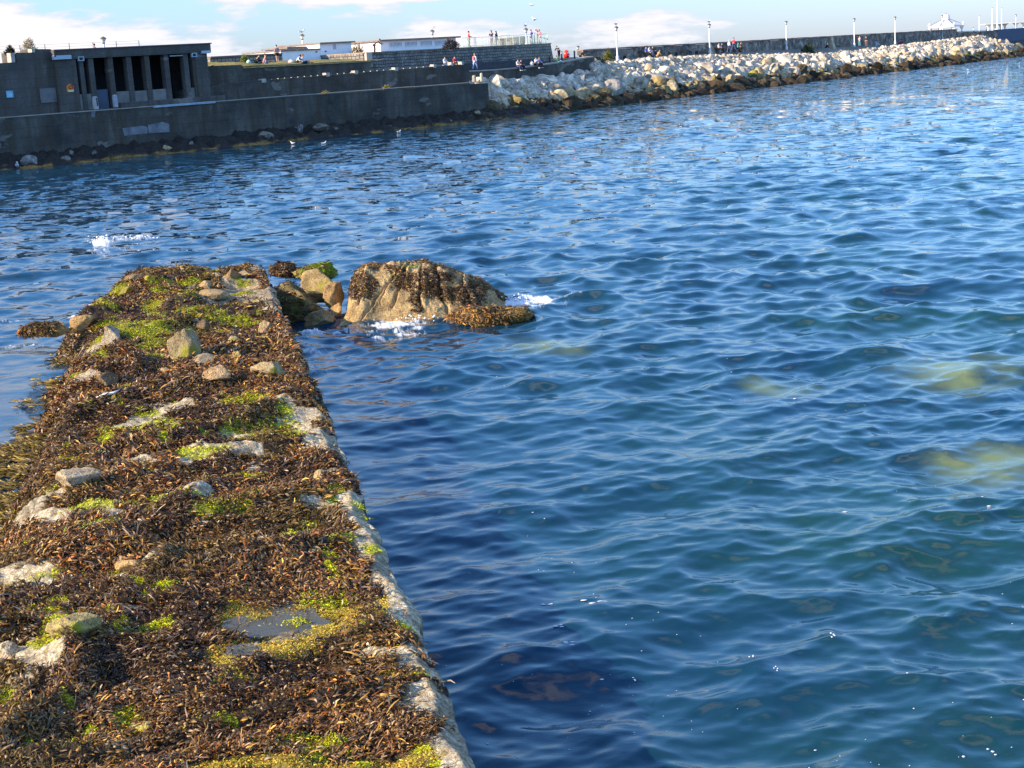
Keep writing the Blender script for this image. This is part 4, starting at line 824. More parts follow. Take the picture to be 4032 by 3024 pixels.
for (px, py) in ((316, 231), (762, 216)):
    s, z = P_(px, py); mb = MB()
    mb.box(s - .27, s + .27, OP - .18, OP + .05, z + .11, z + .17); mb.box(s - .27, s + .27, OP - .18, OP + .05, z - .19, z - .13); mb.box(s - .27, s - .2, OP - .18, OP + .05, z - .13, z + .11); mb.box(s + .2, s + .27, OP - .18, OP + .05, z - .13, z + .11)
    pv.part('floodlight_frame', mb, M_LTBOX)
s, z = P_(700, 220); mb = MB(); mb.box(A.s(672, 222, OP), A.s(727, 221, OP), OP + .1, OP + .2, z - .02, z + .06); pv.part('lamp_tube', mb, M_LTBOX)
mb = MB()
for k in range(14): mb.ball((A.s(700 + k * 3, 392, OP) , OP + .1 + .3 * (k % 3), 4.08), (.09, .07, .05), 6, 4)
tag(mb.build('litter_pile', M_WHITE, M=A.M), 'scatter of white litter lying on the floor of the open right-hand bay of the pavilion', 'litter', kind='stuff')
wl = Thing('promenade_wall', 'tall dark concrete promenade wall with a stepped top left of the bathing pavilion', 'wall', (A.s(100, 420, 5.6), 5.6, 3.9), A)
sK1, sK2, sK0 = A.s(140, 205, 5.6), A.s(61, 210, 5.6), A.s(61, 240, 5.6)
mb = MB(); mb.prism([(-75, 3.6), (xL, 3.6), (xL, A.z(205, 193, 5.6)), (sK1, A.z(140, 193, 5.6)), (sK1, A.z(140, 207, 5.6)), (sK2, A.z(61, 207, 5.6)), (sK2, A.z(50, 246, 5.6)), (-75, A.z(0, 247, 5.6))], 5.6, 8.0); wl.part('wall', mb, M_CONC2)
for (px, py0, py1, hw_) in ((52, 208, 245, .17), (131, 192, 206, .15)):
    s, z0 = A.px(px, py1, 5.5); z1 = A.z(px, py0, 5.5); mb = MB(); mb.box(s - hw_, s + hw_, 5.45, 6.1, z0, z1); wl.part('pier_cap', mb, M_COPE)
mb = MB(); mb.box(A.s(140, 225, 5.55), A.s(212, 300, 5.55), 5.5, 5.62, A.z(170, 405, 5.5), A.z(170, 348, 5.5)); wl.part('render_patch', mb, plain('render_grey', (0.17, 0.16, 0.155), 0.9, 0.2, 2))
sg = Thing('notice_board', 'small pale blue notice on the dark concrete wall at the far left', 'sign', (A.s(39, 371, 5.5), 5.5, A.z(39, 371, 5.5)), A)
s, z = A.px(39, 371, 5.5); mb = MB(); mb.box(s - .31, s + .31, 5.5, 5.56, z - .28, z + .28); sg.part('board', mb, plain('notice_blue', (0.13, 0.38, 0.55), 0.5, 0.1, 5))
mb = MB(); mb.box(s - .26, s + .1, 5.485, 5.497, z + .14, z + .22); mb.box(s - .26, s + .2, 5.485, 5.497, z - .22, z + .10); sg.part('notice_text', mb, plain('notice_pale', (0.35, 0.60, 0.72), 0.5, 0.2, 9))
s, z = A.px(277, 347, OP - .1); hb = Thing('lifebuoy_housing', 'orange and white five-sided lifebuoy housing on the pavilion wall', 'lifebuoy', (s, OP - .1, z), A)
mb = MB(); mb.prism([(s - .31, z - .33), (s + .31, z - .33), (s + .33, z + .16), (s, z + .36), (s - .33, z + .16)], OP - .1, OP); hb.part('case', mb, plain('orange_plastic', (0.72, 0.26, 0.02), 0.4))
mb = MB(); mb.tube([(s + .05 + .17 * math.cos(a), OP - .13, z + .08 + .15 * math.sin(a)) for a in np.linspace(0, 6.283, 20)], .05, 6, False); hb.part('lifebuoy', mb, plain('red_buoy', (0.62, 0.06, 0.015), 0.5))
mb = MB(); mb.box(s - .24, s + .27, OP - .125, OP - .105, z - .30, z - .14); hb.part('panel', mb, plain('cream_panel', (0.72, 0.66, 0.45), 0.5))
def rail(nm, lab, frame, p0, p1, o, z, h, n, rails, mat, r=0.03):
    t_ = Thing(nm, lab, 'railing', ((p0 + p1) / 2, o, z), frame)
    for k in range(n):
        x = p0 + (p1 - p0) * k / (n - 1); mb = MB(); mb.tube([(x, o, z), (x, o, z + h)], r * 1.5, 6); t_.part('post', mb, mat)
    for f in rails: mb = MB(); mb.tube([(p0, o, z + h * f), (p1, o, z + h * f)], r * 0.3, 5); t_.part('wire', mb, mat)
zf = zr + 0.02; Yf = 14.0
rail('wire_fence', 'thin wire fence on posts along the top of the pavilion and wall', A, A.s(-22, 195, Yf), A.s(547, 170, Yf), Yf, A.z(262, 192, Yf) - .3, A.z(262, 171, Yf) - A.z(262, 192, Yf) + .3, 7, (0.3, 0.65, 0.97), M_CAP, 0.026)
# wooden and concrete bollards on the low wall
def bollard(px, py0, py1, w, lab, mat, fr=A, o=3.7, split=False):
    s, z0 = fr.px(px, py1, o); z1 = fr.z(px, py0, o); t_ = Thing('bollard', lab, 'bollard', (s, o, z0), fr, 'bollards along the bathing place')
    mb = MB(); mb.lathe([(w, z0), (w, z0 + .2), (w * .93, z1 - .1), (w * .75, z1 - .03), (w * .3, z1)], 10, (s, o)); t_.part('post', mb, mat, smooth=False)
    if split: mb = MB(); mb.box(s + .0, s + .09, o - w - .005, o - w + .08, z0 + .25, z1 - .12); t_.part('crack', mb, M_DARK)
bollard(378, 379, 430, .24, 'split white post beside the blue pavilion door', plain('pinkish_post', (0.46, 0.40, 0.37), 0.9, 0.2, 3), split=True)
bollard(456, 372, 422, .22, 'round-topped grey post right of the blue pavilion door', plain('grey_post', (0.38, 0.38, 0.40), 0.9, 0.15, 3))
bollard(1868, 296, 323, .22, 'weathered grey post in the shade near the end of the low sea wall', M_WOOD)
bollard(1897, 287, 322, .16, 'taller sunlit post at the very end of the low sea wall', plain('sunlit_post', (0.5, 0.42, 0.30), 0.9, 0.2, 3))

# ------------------------------------------------------------------ granite platform, promenade
OM = 9.4; sA = A.s(1446, 220, OM); sC = 46.5 - OM * math.tan(R(5.33)); zC = A.z(1880, 186, OM); sB2 = B.s(2168, 190, OM); sCb = OM * math.tan(R(5.33))
ms = Thing('granite_wall', 'high granite block wall carrying the railed viewing platform', 'wall', (sA, OM, 4.5), A)
msb = Thing('granite_wall', 'coursed granite corner of the viewing platform above the promenade steps', 'wall', (sB2 / 2, OM, 4.5), B)
mb = MB(); mb.prism([(sA, 4.0), (sC, 4.0), (sC, zC), (sA, A.z(1446, 211, OM))], OM, 24); ms.part('wall', mb, M_MASON)
mb = MB(); mb.prism([(sA - .05, A.z(1446, 211, OM)), (sC, zC), (sC, zC + .11), (sA - .05, A.z(1446, 211, OM) + .11)], OM - .1, 24.1); ms.part('coping', mb, plain('rusty_coping', (0.36, 0.24, 0.15), 0.9, 0.3, 1))
sJ = B.s(2031, 200, OM)
mb = MB(); mb.prism([(sCb, 4.0), (sJ, 4.0), (sJ, zC), (sCb, zC)], OM, 24); msb.part('wall', mb, M_MASON)
mb = MB(); mb.prism([(sJ, 4.0), (sB2 + .9, 4.0), (sB2, zC), (sJ, zC)], OM - .03, 26); msb.part('corner_wall', mb, M_MASONC)
mb = MB(); mb.prism([(sCb, zC), (sB2 + .1, zC), (sB2 + .1, zC + .11), (sCb, zC + .11)], OM - .1, 26.1); msb.part('coping', mb, plain('brown_coping', (0.34, 0.24, 0.16), 0.9, 0.3, 1))
s, z = A.px(1452, 226, OM - .2); mb = MB(); mb.box(s - .45, s + .3, OM - .4, OM + .2, z - .95, z + .5); ms.part('lit_wall_end', mb, M_COPE)  # added pale block; its colour stands for sun on the wall's left end
z_pl = zC + .11
# promenade slab beside the rubble, with its steps
sp0, sp1 = B.s(1846, 280, 6.2), B.s(2120, 262, 6.2)
pr = Thing('promenade', 'low concrete promenade with a sunlit edge where people sit above the white rubble', 'promenade', (sp1, 6.2, 4), B)
pts_px = [(1846, 278, 6.2), (1960, 272, 6.2), (2060, 264, 6.2), (2160, 250, 6.3), (2240, 239, 6.6), (2316, 224, 7.6), (2335, 221, 10.0)]
front = []
for (x, y, o) in pts_px: s, z = B.px(x, y, o); front.append((s, o, z))
n = len(front); back = [(s + (26 - o) * 0.35, 26.0, z + .1) for s, o, z in front]; back[0] = (front[0][0], 26.0, front[0][2])
mb = MB(); mb.add([(a, o, 0.5) for a, o, z in front] + front + back, [(i, i + 1, n + i + 1, n + i) for i in range(n - 1)] + [(n + i, n + i + 1, 2 * n + i + 1, 2 * n + i) for i in range(n - 1)]); pr.part('retaining_wall', mb, M_CONC)
mb = MB(); e0 = [(a, o - .05, z + .012) for a, o, z in front]; e1 = [(a - .1, o + 1.3, z + .012) for a, o, z in front]; e2 = [(a, o - .05, z - .13) for a, o, z in front]
mb.add(e0 + e1 + e2, [(i, i + 1, n + i + 1, n + i) for i in range(n - 1)] + [(2 * n + i, 2 * n + i + 1, i + 1, i) for i in range(n - 1)]); pr.part('edge_paving', mb, M_PATH)
mb = MB()
for k in range(4): mb.box(sp0 + 0.3, B.s(2150, 235, 8.2), 7.7 + .42 * k, OM - .03, front[0][2] + .02 + .2 * k, front[0][2] + .2 + .2 * k)
pr.part('steps', mb, plain('dark_step', (0.07, 0.07, 0.075), 0.9, 0.3, 2))
for (px, y0, y1, o) in ((2165, 207, 249, 7.4), (2213, 202, 241, 7.4), (2263, 199, 237, 7.9)):
    s, z0 = B.px(px, y1, o); z1 = B.z(px, y0, o); t_ = Thing('bollard', {2165: 'black bollard beside the corner of the granite wall', 2213: 'black bollard with a white band behind the seated man in green', 2263: 'black bollard nearest the bushy end of the promenade'}[px], 'bollard', (s, o, z0), B, 'black bollards on the promenade')
    mb = MB(); mb.lathe([(.15, z0), (.15, z0 + .12), (.11, z0 + .18), (.10, z1 - .3), (.12, z1 - .26), (.12, z1 - .12), (.06, z1)], 10, (s, o)); t_.part('post', mb, M_BLACK)
    mb = MB(); mb.lathe([(.122, z1 - .25), (.122, z1 - .14)], 10, (s, o)); t_.part('band', mb, M_WHITE if px == 2213 else M_CAP)
s, z0 = B.px(2231, 228, 11.5); z1 = B.z(2231, 197, 11.5); t_ = Thing('rescue_pod', 'bright red rounded pod with pale panels standing on the promenade', 'rescue pod', (s, 11.5, z0), B)
h_ = z1 - z0; mb = MB(); mb.lathe([(.2, z0), (.36, z0 + .05), (.40, z0 + h_ * .3), (.38, z0 + h_ * .6), (.28, z0 + h_ * .85), (.1, z1)], 14, (s, 11.5)); t_.part('shell', mb, plain('red_gloss', (0.62, 0.03, 0.012), 0.3), smooth=True)
mb = MB(); mb.ball((s - .05, 11.5 - .34, z0 + h_ * .62), (.17, .06, .13)); mb.ball((s - .02, 11.5 - .37, z0 + h_ * .25), (.13, .05, .1)); t_.part('panel', mb, M_WHITE)
# platform railings and the round stone drum
def picket(lab, s0, z0, s1, z1, o, h, n, o1=None):
    o1 = o if o1 is None else o1; t_ = Thing('platform_railing', lab, 'railing', ((s0 + s1) / 2, (o + o1) / 2, (z0 + z1) / 2), B)
    pk, po = MB(), MB(); pk.tube([(0, 0, 0), (0, 0, h)], .017, 5); po.tube([(0, 0, 0), (0, 0, h + .05)], .036, 6); me = {}
    for k in range(n):
        f = k / (n - 1); x = s0 + (s1 - s0) * f - t_.base[0]; z = z0 + (z1 - z0) * f - t_.base[2]; oo = o + (o1 - o) * f - t_.base[1]; nm = 'post' if k % 6 == 0 else 'picket'
        if nm not in me: ob_ = (po if k % 6 == 0 else pk).build(nm, M_RAIL, t_.o); me[nm] = ob_.data
        else: ob_ = link(nm, me[nm], t_.o)
        ob_.location = (x, oo, z)
    for f in (.12, .98): mb = MB(); mb.tube([(s0, o, z0 + h * f), (s1, o1, z1 + h * f)], .022, 5); t_.part('rail', mb, M_RAIL)
OPL = OM + .35
zp = lambda px: z_pl + 0.0 * px
picket('pale railing of the platform in front of the two women in dark clothes', B.s(1822, 190, OPL), z_pl, B.s(1970, 185, OPL), z_pl, OPL, 1.05, 37)
picket('pale railing of the platform from the round stone drum to the corner', B.s(1970, 185, OPL), z_pl, B.s(2158, 178, OPL), z_pl, OPL, 1.12, 46)
picket('short return of the platform railing running back at the right corner', B.s(2158, 178, OPL), z_pl, B.s(2158, 178, OPL) + 0.6, z_pl, OPL + .05, 1.12, 8, OPL + 3.5)
s, z = B.px(2013, 180, 13.0); t_ = Thing('stone_drum', 'low round stone drum with a flat coping on the platform', 'wall', (s, 13.0, z_pl - .1), B)
mb = MB(); mb.lathe([(2.0, z_pl - .1), (2.0, z_pl + .85)], 40, (s, 13.0)); t_.part('drum', mb, M_RUBW); mb = MB(); mb.lathe([(2.06, z_pl + .85), (2.06, z_pl + .98)], 40, (s, 13.0)); t_.part('coping', mb, M_COPE)
s, z = B.px(2106, 182, 10.6); t_ = Thing('coin_telescope', 'grey pedestal telescope on the platform that a child in blue looks through', 'telescope', (s, 10.6, z_pl), B)
mb = MB(); mb.lathe([(.16, z_pl), (.08, z_pl + .1), (.07, z_pl + .95), (.1, z_pl + 1.0)], 10, (s, 10.6)); t_.part('pedestal', mb, M_CAP); mb = MB(); mb.tube([(s - .42, 10.3, z_pl + 1.16), (s + .3, 10.75, z_pl + 1.26)], [.07, .12], 10); t_.part('tube', mb, plain('grey_tube', (0.4, 0.42, 0.42), 0.4))
s, z = B.px(2131, 182, 10.9); t_ = Thing('coin_telescope', 'tilted pedestal telescope beside the child in pink at the platform corner', 'telescope', (s - .1, 11.3, z_pl), B)
mb = MB(); mb.lathe([(.16, z_pl), (.08, z_pl + .1), (.07, z_pl + 1.15), (.1, z_pl + 1.2)], 10, (s - .1, 11.3)); t_.part('pedestal', mb, M_CAP); mb = MB(); mb.tube([(s - .55, 11.3, z_pl + 1.75), (s + .2, 11.3, z_pl + 1.38)], [.07, .12], 10); t_.part('tube', mb, plain('grey_tube', (0.4, 0.42, 0.42), 0.4))

# ------------------------------------------------------------------ white changing-room buildings
OB = 15.0
def wb_z(px, py, o=OB): return A.z(px, py, o)
b1 = Thing('changing_rooms', 'smaller white flat-roofed building with a stepped low wing behind the lawn', 'building', (A.s(1250, 240, OB), OB, 6.8), A)
x1 = A.s(1260, 200, OB); x2 = A.s(1386, 200, OB); x0 = A.s(1106, 200, OB); zt1 = wb_z(1320, 171); zt0 = wb_z(1180, 199); zt2 = wb_z(1220, 186)
mb = MB(); mb.box(x1, x2, OB, OB + 7, 6.3, zt1); b1.part('wall', mb, M_RENDER)
mb = MB(); mb.box(x0, x1 - .003, OB + .02, OB + 6.5, 6.3, zt0); b1.part('low_wing', mb, M_RENDER)
mb = MB(); mb.box(x0 - 0.1, x1 - .02, OB - .15, OB + 6.6, zt0, zt0 + .13); b1.part('wing_roof', mb, M_ROOF)
mb = MB(); mb.box(x1 - 2.2, x1 - .004, OB + 2.5, OB + 6.4, zt0 + .13, zt1 - .25); b1.part('upper_block', mb, M_RENDER)
mb = MB(); mb.box(x1 - .1, x2 + .35, OB - .25, OB + 7.2, zt1, zt1 + .16); mb.box(x1 - 2.6, x1 - .11, OB + 2.1, OB + 6.6, zt1 - .25, zt1 - .1); b1.part('roof', mb, M_ROOF)
s, z = A.px(1317, 184, OB); mb = MB(); mb.box(s - .2, s + .2, OB - .03, OB + .05, z - .25, z + .25); b1.part('vent', mb, plain('grey_vent', (0.42, 0.44, 0.47), 0.6, 0.2, 8))
mb = MB()
for (px, py) in ((1246, 204), (1264, 221), (1282, 202)): s, z = A.px(px, py, OB); mb.box(s - .09, s + .09, OB - .06, OB + .0, z - .07, z + .07)
b1.part('wall_boxes', mb, M_CAP)
OB2 = 15.5
b2 = Thing('changing_rooms', 'larger white flat-roofed building with four barred windows above the granite wall', 'building', (A.s(1650, 200, OB2), OB2, 6.8), A)
x0, x1 = A.s(1498, 180, OB2), A.s(1796, 180, OB2); zt = A.z(1650, 156, OB2)
mb = MB(); mb.box(x0, x1, OB2, OB2 + 13, 6.3, zt); b2.part('wall', mb, M_RENDER)
mb = MB(); mb.box(x0 - .3, x1 + .5, OB2 - .35, OB2 + 13.3, zt, zt + .17); b2.part('roof', mb, M_ROOF)
for px0, px1 in ((1533, 1581), (1595, 1641), (1656, 1700), (1713, 1757)):
    s0, z0 = A.px(px0, 184 - (px0 - 1533) * .045, OB2); s1 = A.s(px1, 175, OB2); z1 = z0 + .42
    mb = MB(); mb.box(s0, s1, OB2 - .03, OB2 + .1, z0, z1); wn = b2.part('window', mb, plain('dim_pane', (0.30, 0.36, 0.43), 0.3))
    mb = MB(); nb = 9
    for k in range(nb + 1): x = s0 + (s1 - s0) * k / nb; mb.box(x - .03, x + .03, OB2 - .07, OB2 - .032, z0, z1)
    b2.part('bars', mb, M_WHITE, parent=None); mb = MB(); mb.box(s0 - .06, s1 + .06, OB2 - .09, OB2 - .002, z0 - .08, z0 - .002); b2.part('sill', mb, M_WHITE)
bw = Thing('granite_boundary_wall', 'distant sunlit granite boundary wall right of the pavilion behind the lawn', 'wall', (A.s(1000, 230, 14.0), 14.0, 6.5), A)
mb = MB(); mb.box(A.s(828, 230, 14.0), A.s(1112, 230, 14.0), 14.0, 14.5, 5.0, A.z(980, 221, 14)); bw.part('wall', mb, M_MASONC); mb = MB(); mb.box(A.s(828, 230, 14.0), A.s(1112, 230, 14.0), 13.9, 14.6, A.z(980, 221, 14), A.z(980, 221, 14) + .15); bw.part('coping', mb, plain('purple_coping', (0.16, 0.11, 0.11), 0.9))

# ================================================================== BREAKWATER (frame B)
OW = 12.0                                                # inland distance of the pier wall
sw0, sw1 = B.s(2296, 205, OW), B.s(3768, 126, OW)
def wall_base(s): return np.interp(s, [sw0, B.s(2707, 213, OW), B.s(3521, 177, OW), sw1], [5.1, 5.05, 4.1, 4.3])
pw = Thing('breakwater_wall', 'long dark rubble-stone wall along the top of the breakwater with lamp posts above it', 'wall', ((sw0 + sw1) / 2, OW, 4.0), B)
mb = MB(); ztop = 6.36
mb.prism([(sw0, 3.0), (sw1, 3.0), (sw1, ztop - .2), (sw0, ztop + .08)], OW, OW + .9); pw.part('wall', mb, M_RUBW)
mb = MB(); k = sw0; g_ = np.random.default_rng(3)
while k < sw1:
    l_ = g_.uniform(1.1, 2.2); f = (k - sw0) / (sw1 - sw0); zz = ztop + .08 - .28 * f + g_.uniform(-.02, .05)
    mb.box(k, min(k + l_ - .03, sw1), OW - .12, OW + 1.0, zz, zz + .17); k += l_
pw.part('coping', mb, plain('reddish_coping', (0.22, 0.15, 0.13), 0.9, 0.35, 0.6))
for px in (2792, 3271):
    s = B.s(px, 190, OW); zb = wall_base(s); mb = MB(); mb.add([(s - .5, OW - .8, zb - .3), (s + .5, OW - .8, zb - .3), (s + .45, OW + .05, zb - .3), (s - .45, OW + .05, zb - .3), (s - .4, OW - .22, 6.3), (s + .4, OW - .22, 6.3), (s + .4, OW + .05, 6.3), (s - .4, OW + .05, 6.3)],
        [(0, 1, 5, 4), (1, 2, 6, 5), (2, 3, 7, 6), (3, 0, 4, 7), (4, 5, 6, 7)]); pw.part('buttress', mb, plain('sunlit_buttress', (0.50, 0.42, 0.27), 0.9, 0.3, 1.5))  # coloured paler than the wall, sunlight on the buttress put into its colour
# kinked end, catching the sun, then running on to the right
p1 = np.array([B.w(sw1, OW)[0], B.w(sw1, OW)[1]]); p2 = at_Y(3930, 117, 331.0)[:2]; p3 = np.array([165.0, 420.0])
ew = Thing('breakwater_end_wall', 'sunlit turn of the breakwater wall beyond the bandstand, continuing dark blue to the right', 'wall', (p1[0], p1[1], 4.0))
def wallseg(pa, pb, z0, za_, zb_, th):
    d = (pb - pa) / np.linalg.norm(pb - pa); nn = np.array([-d[1], d[0]]) * th; mb = MB()
    mb.add([(*pa, z0), (*pb, z0), (*(pb + nn), z0), (*(pa + nn), z0), (*pa, za_), (*pb, zb_), (*(pb + nn), zb_), (*(pa + nn), za_)], [(0, 1, 5, 4), (1, 2, 6, 5), (2, 3, 7, 6), (3, 0, 4, 7), (4, 5, 6, 7)]); return mb
zk1, zk2 = at_Y(3768, 127, p1[1])[2], at_Y(3930, 119, 331.0)[2]
ew.part('sunlit_wall', wallseg(p1, p2, 2.5, zk1, zk2, .9), m_rubble_wall('tan_rubble_masonry')); ew.part('coping', wallseg(p1, p2, zk1 + .005, zk1 + .14, zk2 + .14, 1.0), M_ROOF)
ew.part('far_wall', wallseg(p2, p3, 2.5, zk2 + .14, zk2 + .25, .9), plain('navy_far_wall', (0.035, 0.05, 0.11), 0.7, 0.2, 1))  # one dark blue tone over the whole far stretch
# ground: fill behind, trodden strip, rock bed
E1B = (A.w(E1, 3.0)[:2] - B.o) @ B.t
SPR = B.s(2318, 224, 7.6)
def crest_z(s): return np.interp(s, [-20, 10, B.s(2707, 226, 8.2), B.s(3277, 215, 8.2), B.s(3480, 196, 8.2), sw1, sw1 + 60], [4.3, 4.6, 4.6, 3.35, 3.6, 4.3, 4.4])
so = np.linspace(E1B - 1.0, 330, 240); prof = [(-3, -1.2), (0.0, -0.35), (2.0, 0.55), (5, 1.9), (8.2, None), (9.5, None), (12.0, None), (12.9, None), (40, 5.0)]
V = []
for s in so:
    cz = crest_z(s); wb = wall_base(min(s, sw1))
    for (o, z) in prof:
        if z is None: z = {8.2: cz - .45, 9.5: cz + .05, 12.0: wb + .02, 12.9: wb + .02}[o]
        if s < SPR and o < 9: z = float(np.interp(o, [-3, 0, 2, 6, 9], [-1.2, -.35, .5, 2.9, 3.2]))
        V.append((s, o, z + 0.12 * vnoise(np.array(s * .6), np.array(o * .6), seed=2) * (o < 13)))
n_ = len(prof); idx = np.arange(len(V)).reshape(-1, n_); Fq = np.stack([idx[:-1, :-1], idx[1:, :-1], idx[1:, 1:], idx[:-1, 1:]], -1)
tag(link('rock_bed', np_mesh('rock_bed', V, Fq[:, :4].reshape(-1, 4), M_UNDER, True), M=B.M), kind='structure')
tag(link('path', np_mesh('path', np.array(V) + np.array([0, 0, .02]), Fq[sw0 > -99 and slice(None)][:, 5:].reshape(-1, 4), M_EARTH, True), M=B.M), kind='structure')

# ------------------------------------------------------------------ the rubble: 300 nearest-looking boulders as things, the rest as one mass
SHAPES = [rock_shape(500 + i, 3, g_.integers(6, 9), 0.0, 0.38, 0.8) for i in range(18)]
SHAPES_LO = [rock_shape(500 + i, 2, 7, 0.0, 0.38, 0.8) for i in range(10)]
M_ARM = m_attr('armour_rock', 0.85, 0.25, grain_noise=1.6, objcol=True, bscale=(6.0, 0.05))
def rock_tint(z, g):
    if z < 0.5: c = np.array([0.055, 0.038, 0.02]) * g.uniform(0.4, 1.4)
    elif z < 0.95: c = np.array([[0.12, 0.085, 0.04], [0.26, 0.19, 0.08], [0.30, 0.26, 0.05], [0.42, 0.32, 0.18]][g.choice(4, p=[.4, .3, .06, .24])]) * g.uniform(0.7, 1.2)
    elif z < 1.3: c = np.array([[0.45, 0.34, 0.19], [0.56, 0.47, 0.33], [0.36, 0.27, 0.14]][g.integers(3)]) * g.uniform(0.8, 1.15)
    else: c = np.array([[0.62, 0.54, 0.43], [0.68, 0.61, 0.51], [0.52, 0.47, 0.42], [0.58, 0.45, 0.30], [0.72, 0.66, 0.57]][g.choice(5, p=[.3, .25, .2, .1, .15])]) * g.uniform(0.6, 1.06) * np.array([1.02, .98, .91])
    return c
g = np.random.default_rng(42); rub = []
def bed_z(s, o):
    cz = crest_z(s); return np.interp(o, [-1, 0, 2, 5, 8.2, 9], [-0.75, -0.4, 0.5, 2.0, cz - .28, cz - .2])
for it in range(26000):
    s = g.uniform(E1B - 3, 215) if g.random() < 0.75 else g.uniform(E1B - 3, 90); o = g.uniform(-0.5, 9.1)
    big = g.random(); r = 0.20 + 0.20 * g.random() if big < .80 else (0.40 + 0.24 * g.random() if big < .98 else 0.7 + 0.4 * g.random())
    if o > 6.2: r = min(r, .42)
    P = B.w(s, o); sA_, oA_ = (P[:2] - A.o) @ A.t, (P[:2] - A.o) @ A.n
    if sA_ < E1 + r * .6 and oA_ > 2.2: continue                       # stay clear of the low wall
    if s < SPR + .5 and o > 6.3 + max(0, s - SPR + 6) * .2 - r * .5: continue      # and of the promenade
    z = bed_z(s, o)
    if s < SPR: z = np.interp(o, [-.5, 0, 2, 6], [-.6, -.35, .55, 3.2])
    rub.append((P[0], P[1], z + 0.30 * r, r))
# thin out overlaps: drop rocks crowding a bigger neighbour
rub.sort(key=lambda q: -q[3]); kept = []; grid = {}
for q in rub:
    kx, ky = int(q[0] // 2), int(q[1] // 2); ok = True
    for dx in (-1, 0, 1):
        for dy in (-1, 0, 1):
            for w in grid.get((kx + dx, ky + dy), ()):
                if (w[0] - q[0]) ** 2 + (w[1] - q[1]) ** 2 + (w[2] - q[2]) ** 2 < (0.42 * (w[3] + q[3])) ** 2: ok = False; break
            if not ok: break
        if not ok: break
    if ok: kept.append(q); grid.setdefault((kx, ky), []).append(q)
score = []
for i, q in enumerate(kept):
    x, y = proj(np.array([[q[0], q[1], q[2]]])); score.append((q[3] / q[1]) if 1880 < x[0] < 4040 and q[2] > 0.1 else 0)
order = np.argsort(score)[::-1]; indiv = set(order[:300].tolist())
SH_ME = []
for v, f in SHAPES[:]:
    SH_ME.append(np_mesh('rubble_boulder', v, f, M_ARM, False, np.ones((len(v), 3))))
Vs, Fs, Cs = [], [], []; off = 0
for i, q in enumerate(kept):
    x, y, z, r = q; k = g.integers(18); sc_ = r * g.uniform(.75, 1.45, 3) * np.array([1.28, 1.28, 1.1]); eu = g.uniform(0, 6.28, 3) * np.array([.12, .12, 1]) if r > 1.2 else g.uniform(0, 6.28, 3); c = rock_tint(z + 0.25 * g.normal(), g)
    if i in indiv:
        o = link('rubble_boulder', SH_ME[k]); o.location = (x, y, z); o.rotation_euler = tuple(eu); o.scale = tuple(sc_); o.color = (*c, 1)
        px_ = proj(np.array([[x, y, z]]))[0][0]; tone = 'dark weed-stained' if c.sum() < 0.45 else ('ochre' if c[2] < 0.24 else ('pale cream' if c.sum() > 1.62 else 'greyish buff'))
        zone = 'beside the sea wall end' if px_ < 2060 else ('below the seated people' if px_ < 2330 else ('below the benches' if px_ < 2960 else ('below the path walkers' if px_ < 3560 else 'below the bandstand')))
        lv = 'at the waterline' if z < 0.8 else ('low on the slope' if z < 1.8 else ('mid slope' if z < 3.2 else 'along the crest'))
        if r > 1.25: tone = 'very large ' + tone
        lab = f'{tone} boulder {lv} {zone}'
        tag(o, lab, 'boulder', f'{tone} boulders {lv} {zone}')
    else:
        Rm = np.array(Matrix.Rotation(eu[2], 3, 'Z') @ Matrix.Rotation(eu[1], 3, 'Y') @ Matrix.Rotation(eu[0], 3, 'X')); v, f = SHAPES_LO[k % 10]
        Vs.append((v * sc_) @ Rm.T + np.array([x, y, z])); Fs.append(f + off); Cs.append(np.tile(c, (len(v), 1))); off += len(v)
tag(link('rubble', np_mesh('rubble', np.concatenate(Vs), np.concatenate(Fs), M_ARM, False, np.concatenate(Cs))), kind='stuff')
# ------------------------------------------------------------------ weedy foot of the sea wall
xs = np.linspace(-60, E1 + 8, 620); ys = np.linspace(-0.9, 3.2, 44); XX, YY = np.meshgrid(xs, ys, indexing='ij')
ZZ = np.interp(YY, [-.9, -.2, 0.3, 1.0, 3.0], [-.5, -.06, .16, .42, 1.0]) + (0.30 * fbm(XX * 1.3, YY * 1.3, oct=4, seed=91) + .10 * fbm(XX * 5, YY * 5, oct=2, seed=92)) * sst(-.3, .9, YY) + 0.12 * fbm(XX * .3, 0, oct=2, seed=6) * (YY < .6)
ol = sst(-.3, .3, fbm(XX * .8, YY * 2, oct=3, seed=66)) * (1 - sst(0.05, 0.30, ZZ - 0.12 * fbm(XX * 2, YY * 2, oct=2, seed=8)))
Cc = np.array([0.030, 0.024, 0.018]) + (np.array([0.30, 0.17, 0.035]) - np.array([0.030, 0.024, 0.018])) * (ol * (YY < .7))[..., None]
idx = np.arange(XX.size).reshape(XX.shape); F = np.stack([idx[:-1, :-1], idx[1:, :-1], idx[1:, 1:], idx[:-1, 1:]], -1).reshape(-1, 4)
tag(link('weed_bank', np_mesh('weed_bank', np.stack([XX, YY, ZZ], -1).reshape(-1, 3), F, m_attr('weedy_bank', 0.8, 0.3, 6.0, bscale=(8, .1)), True, Cc.reshape(-1, 3)), M=A.M), kind='stuff')
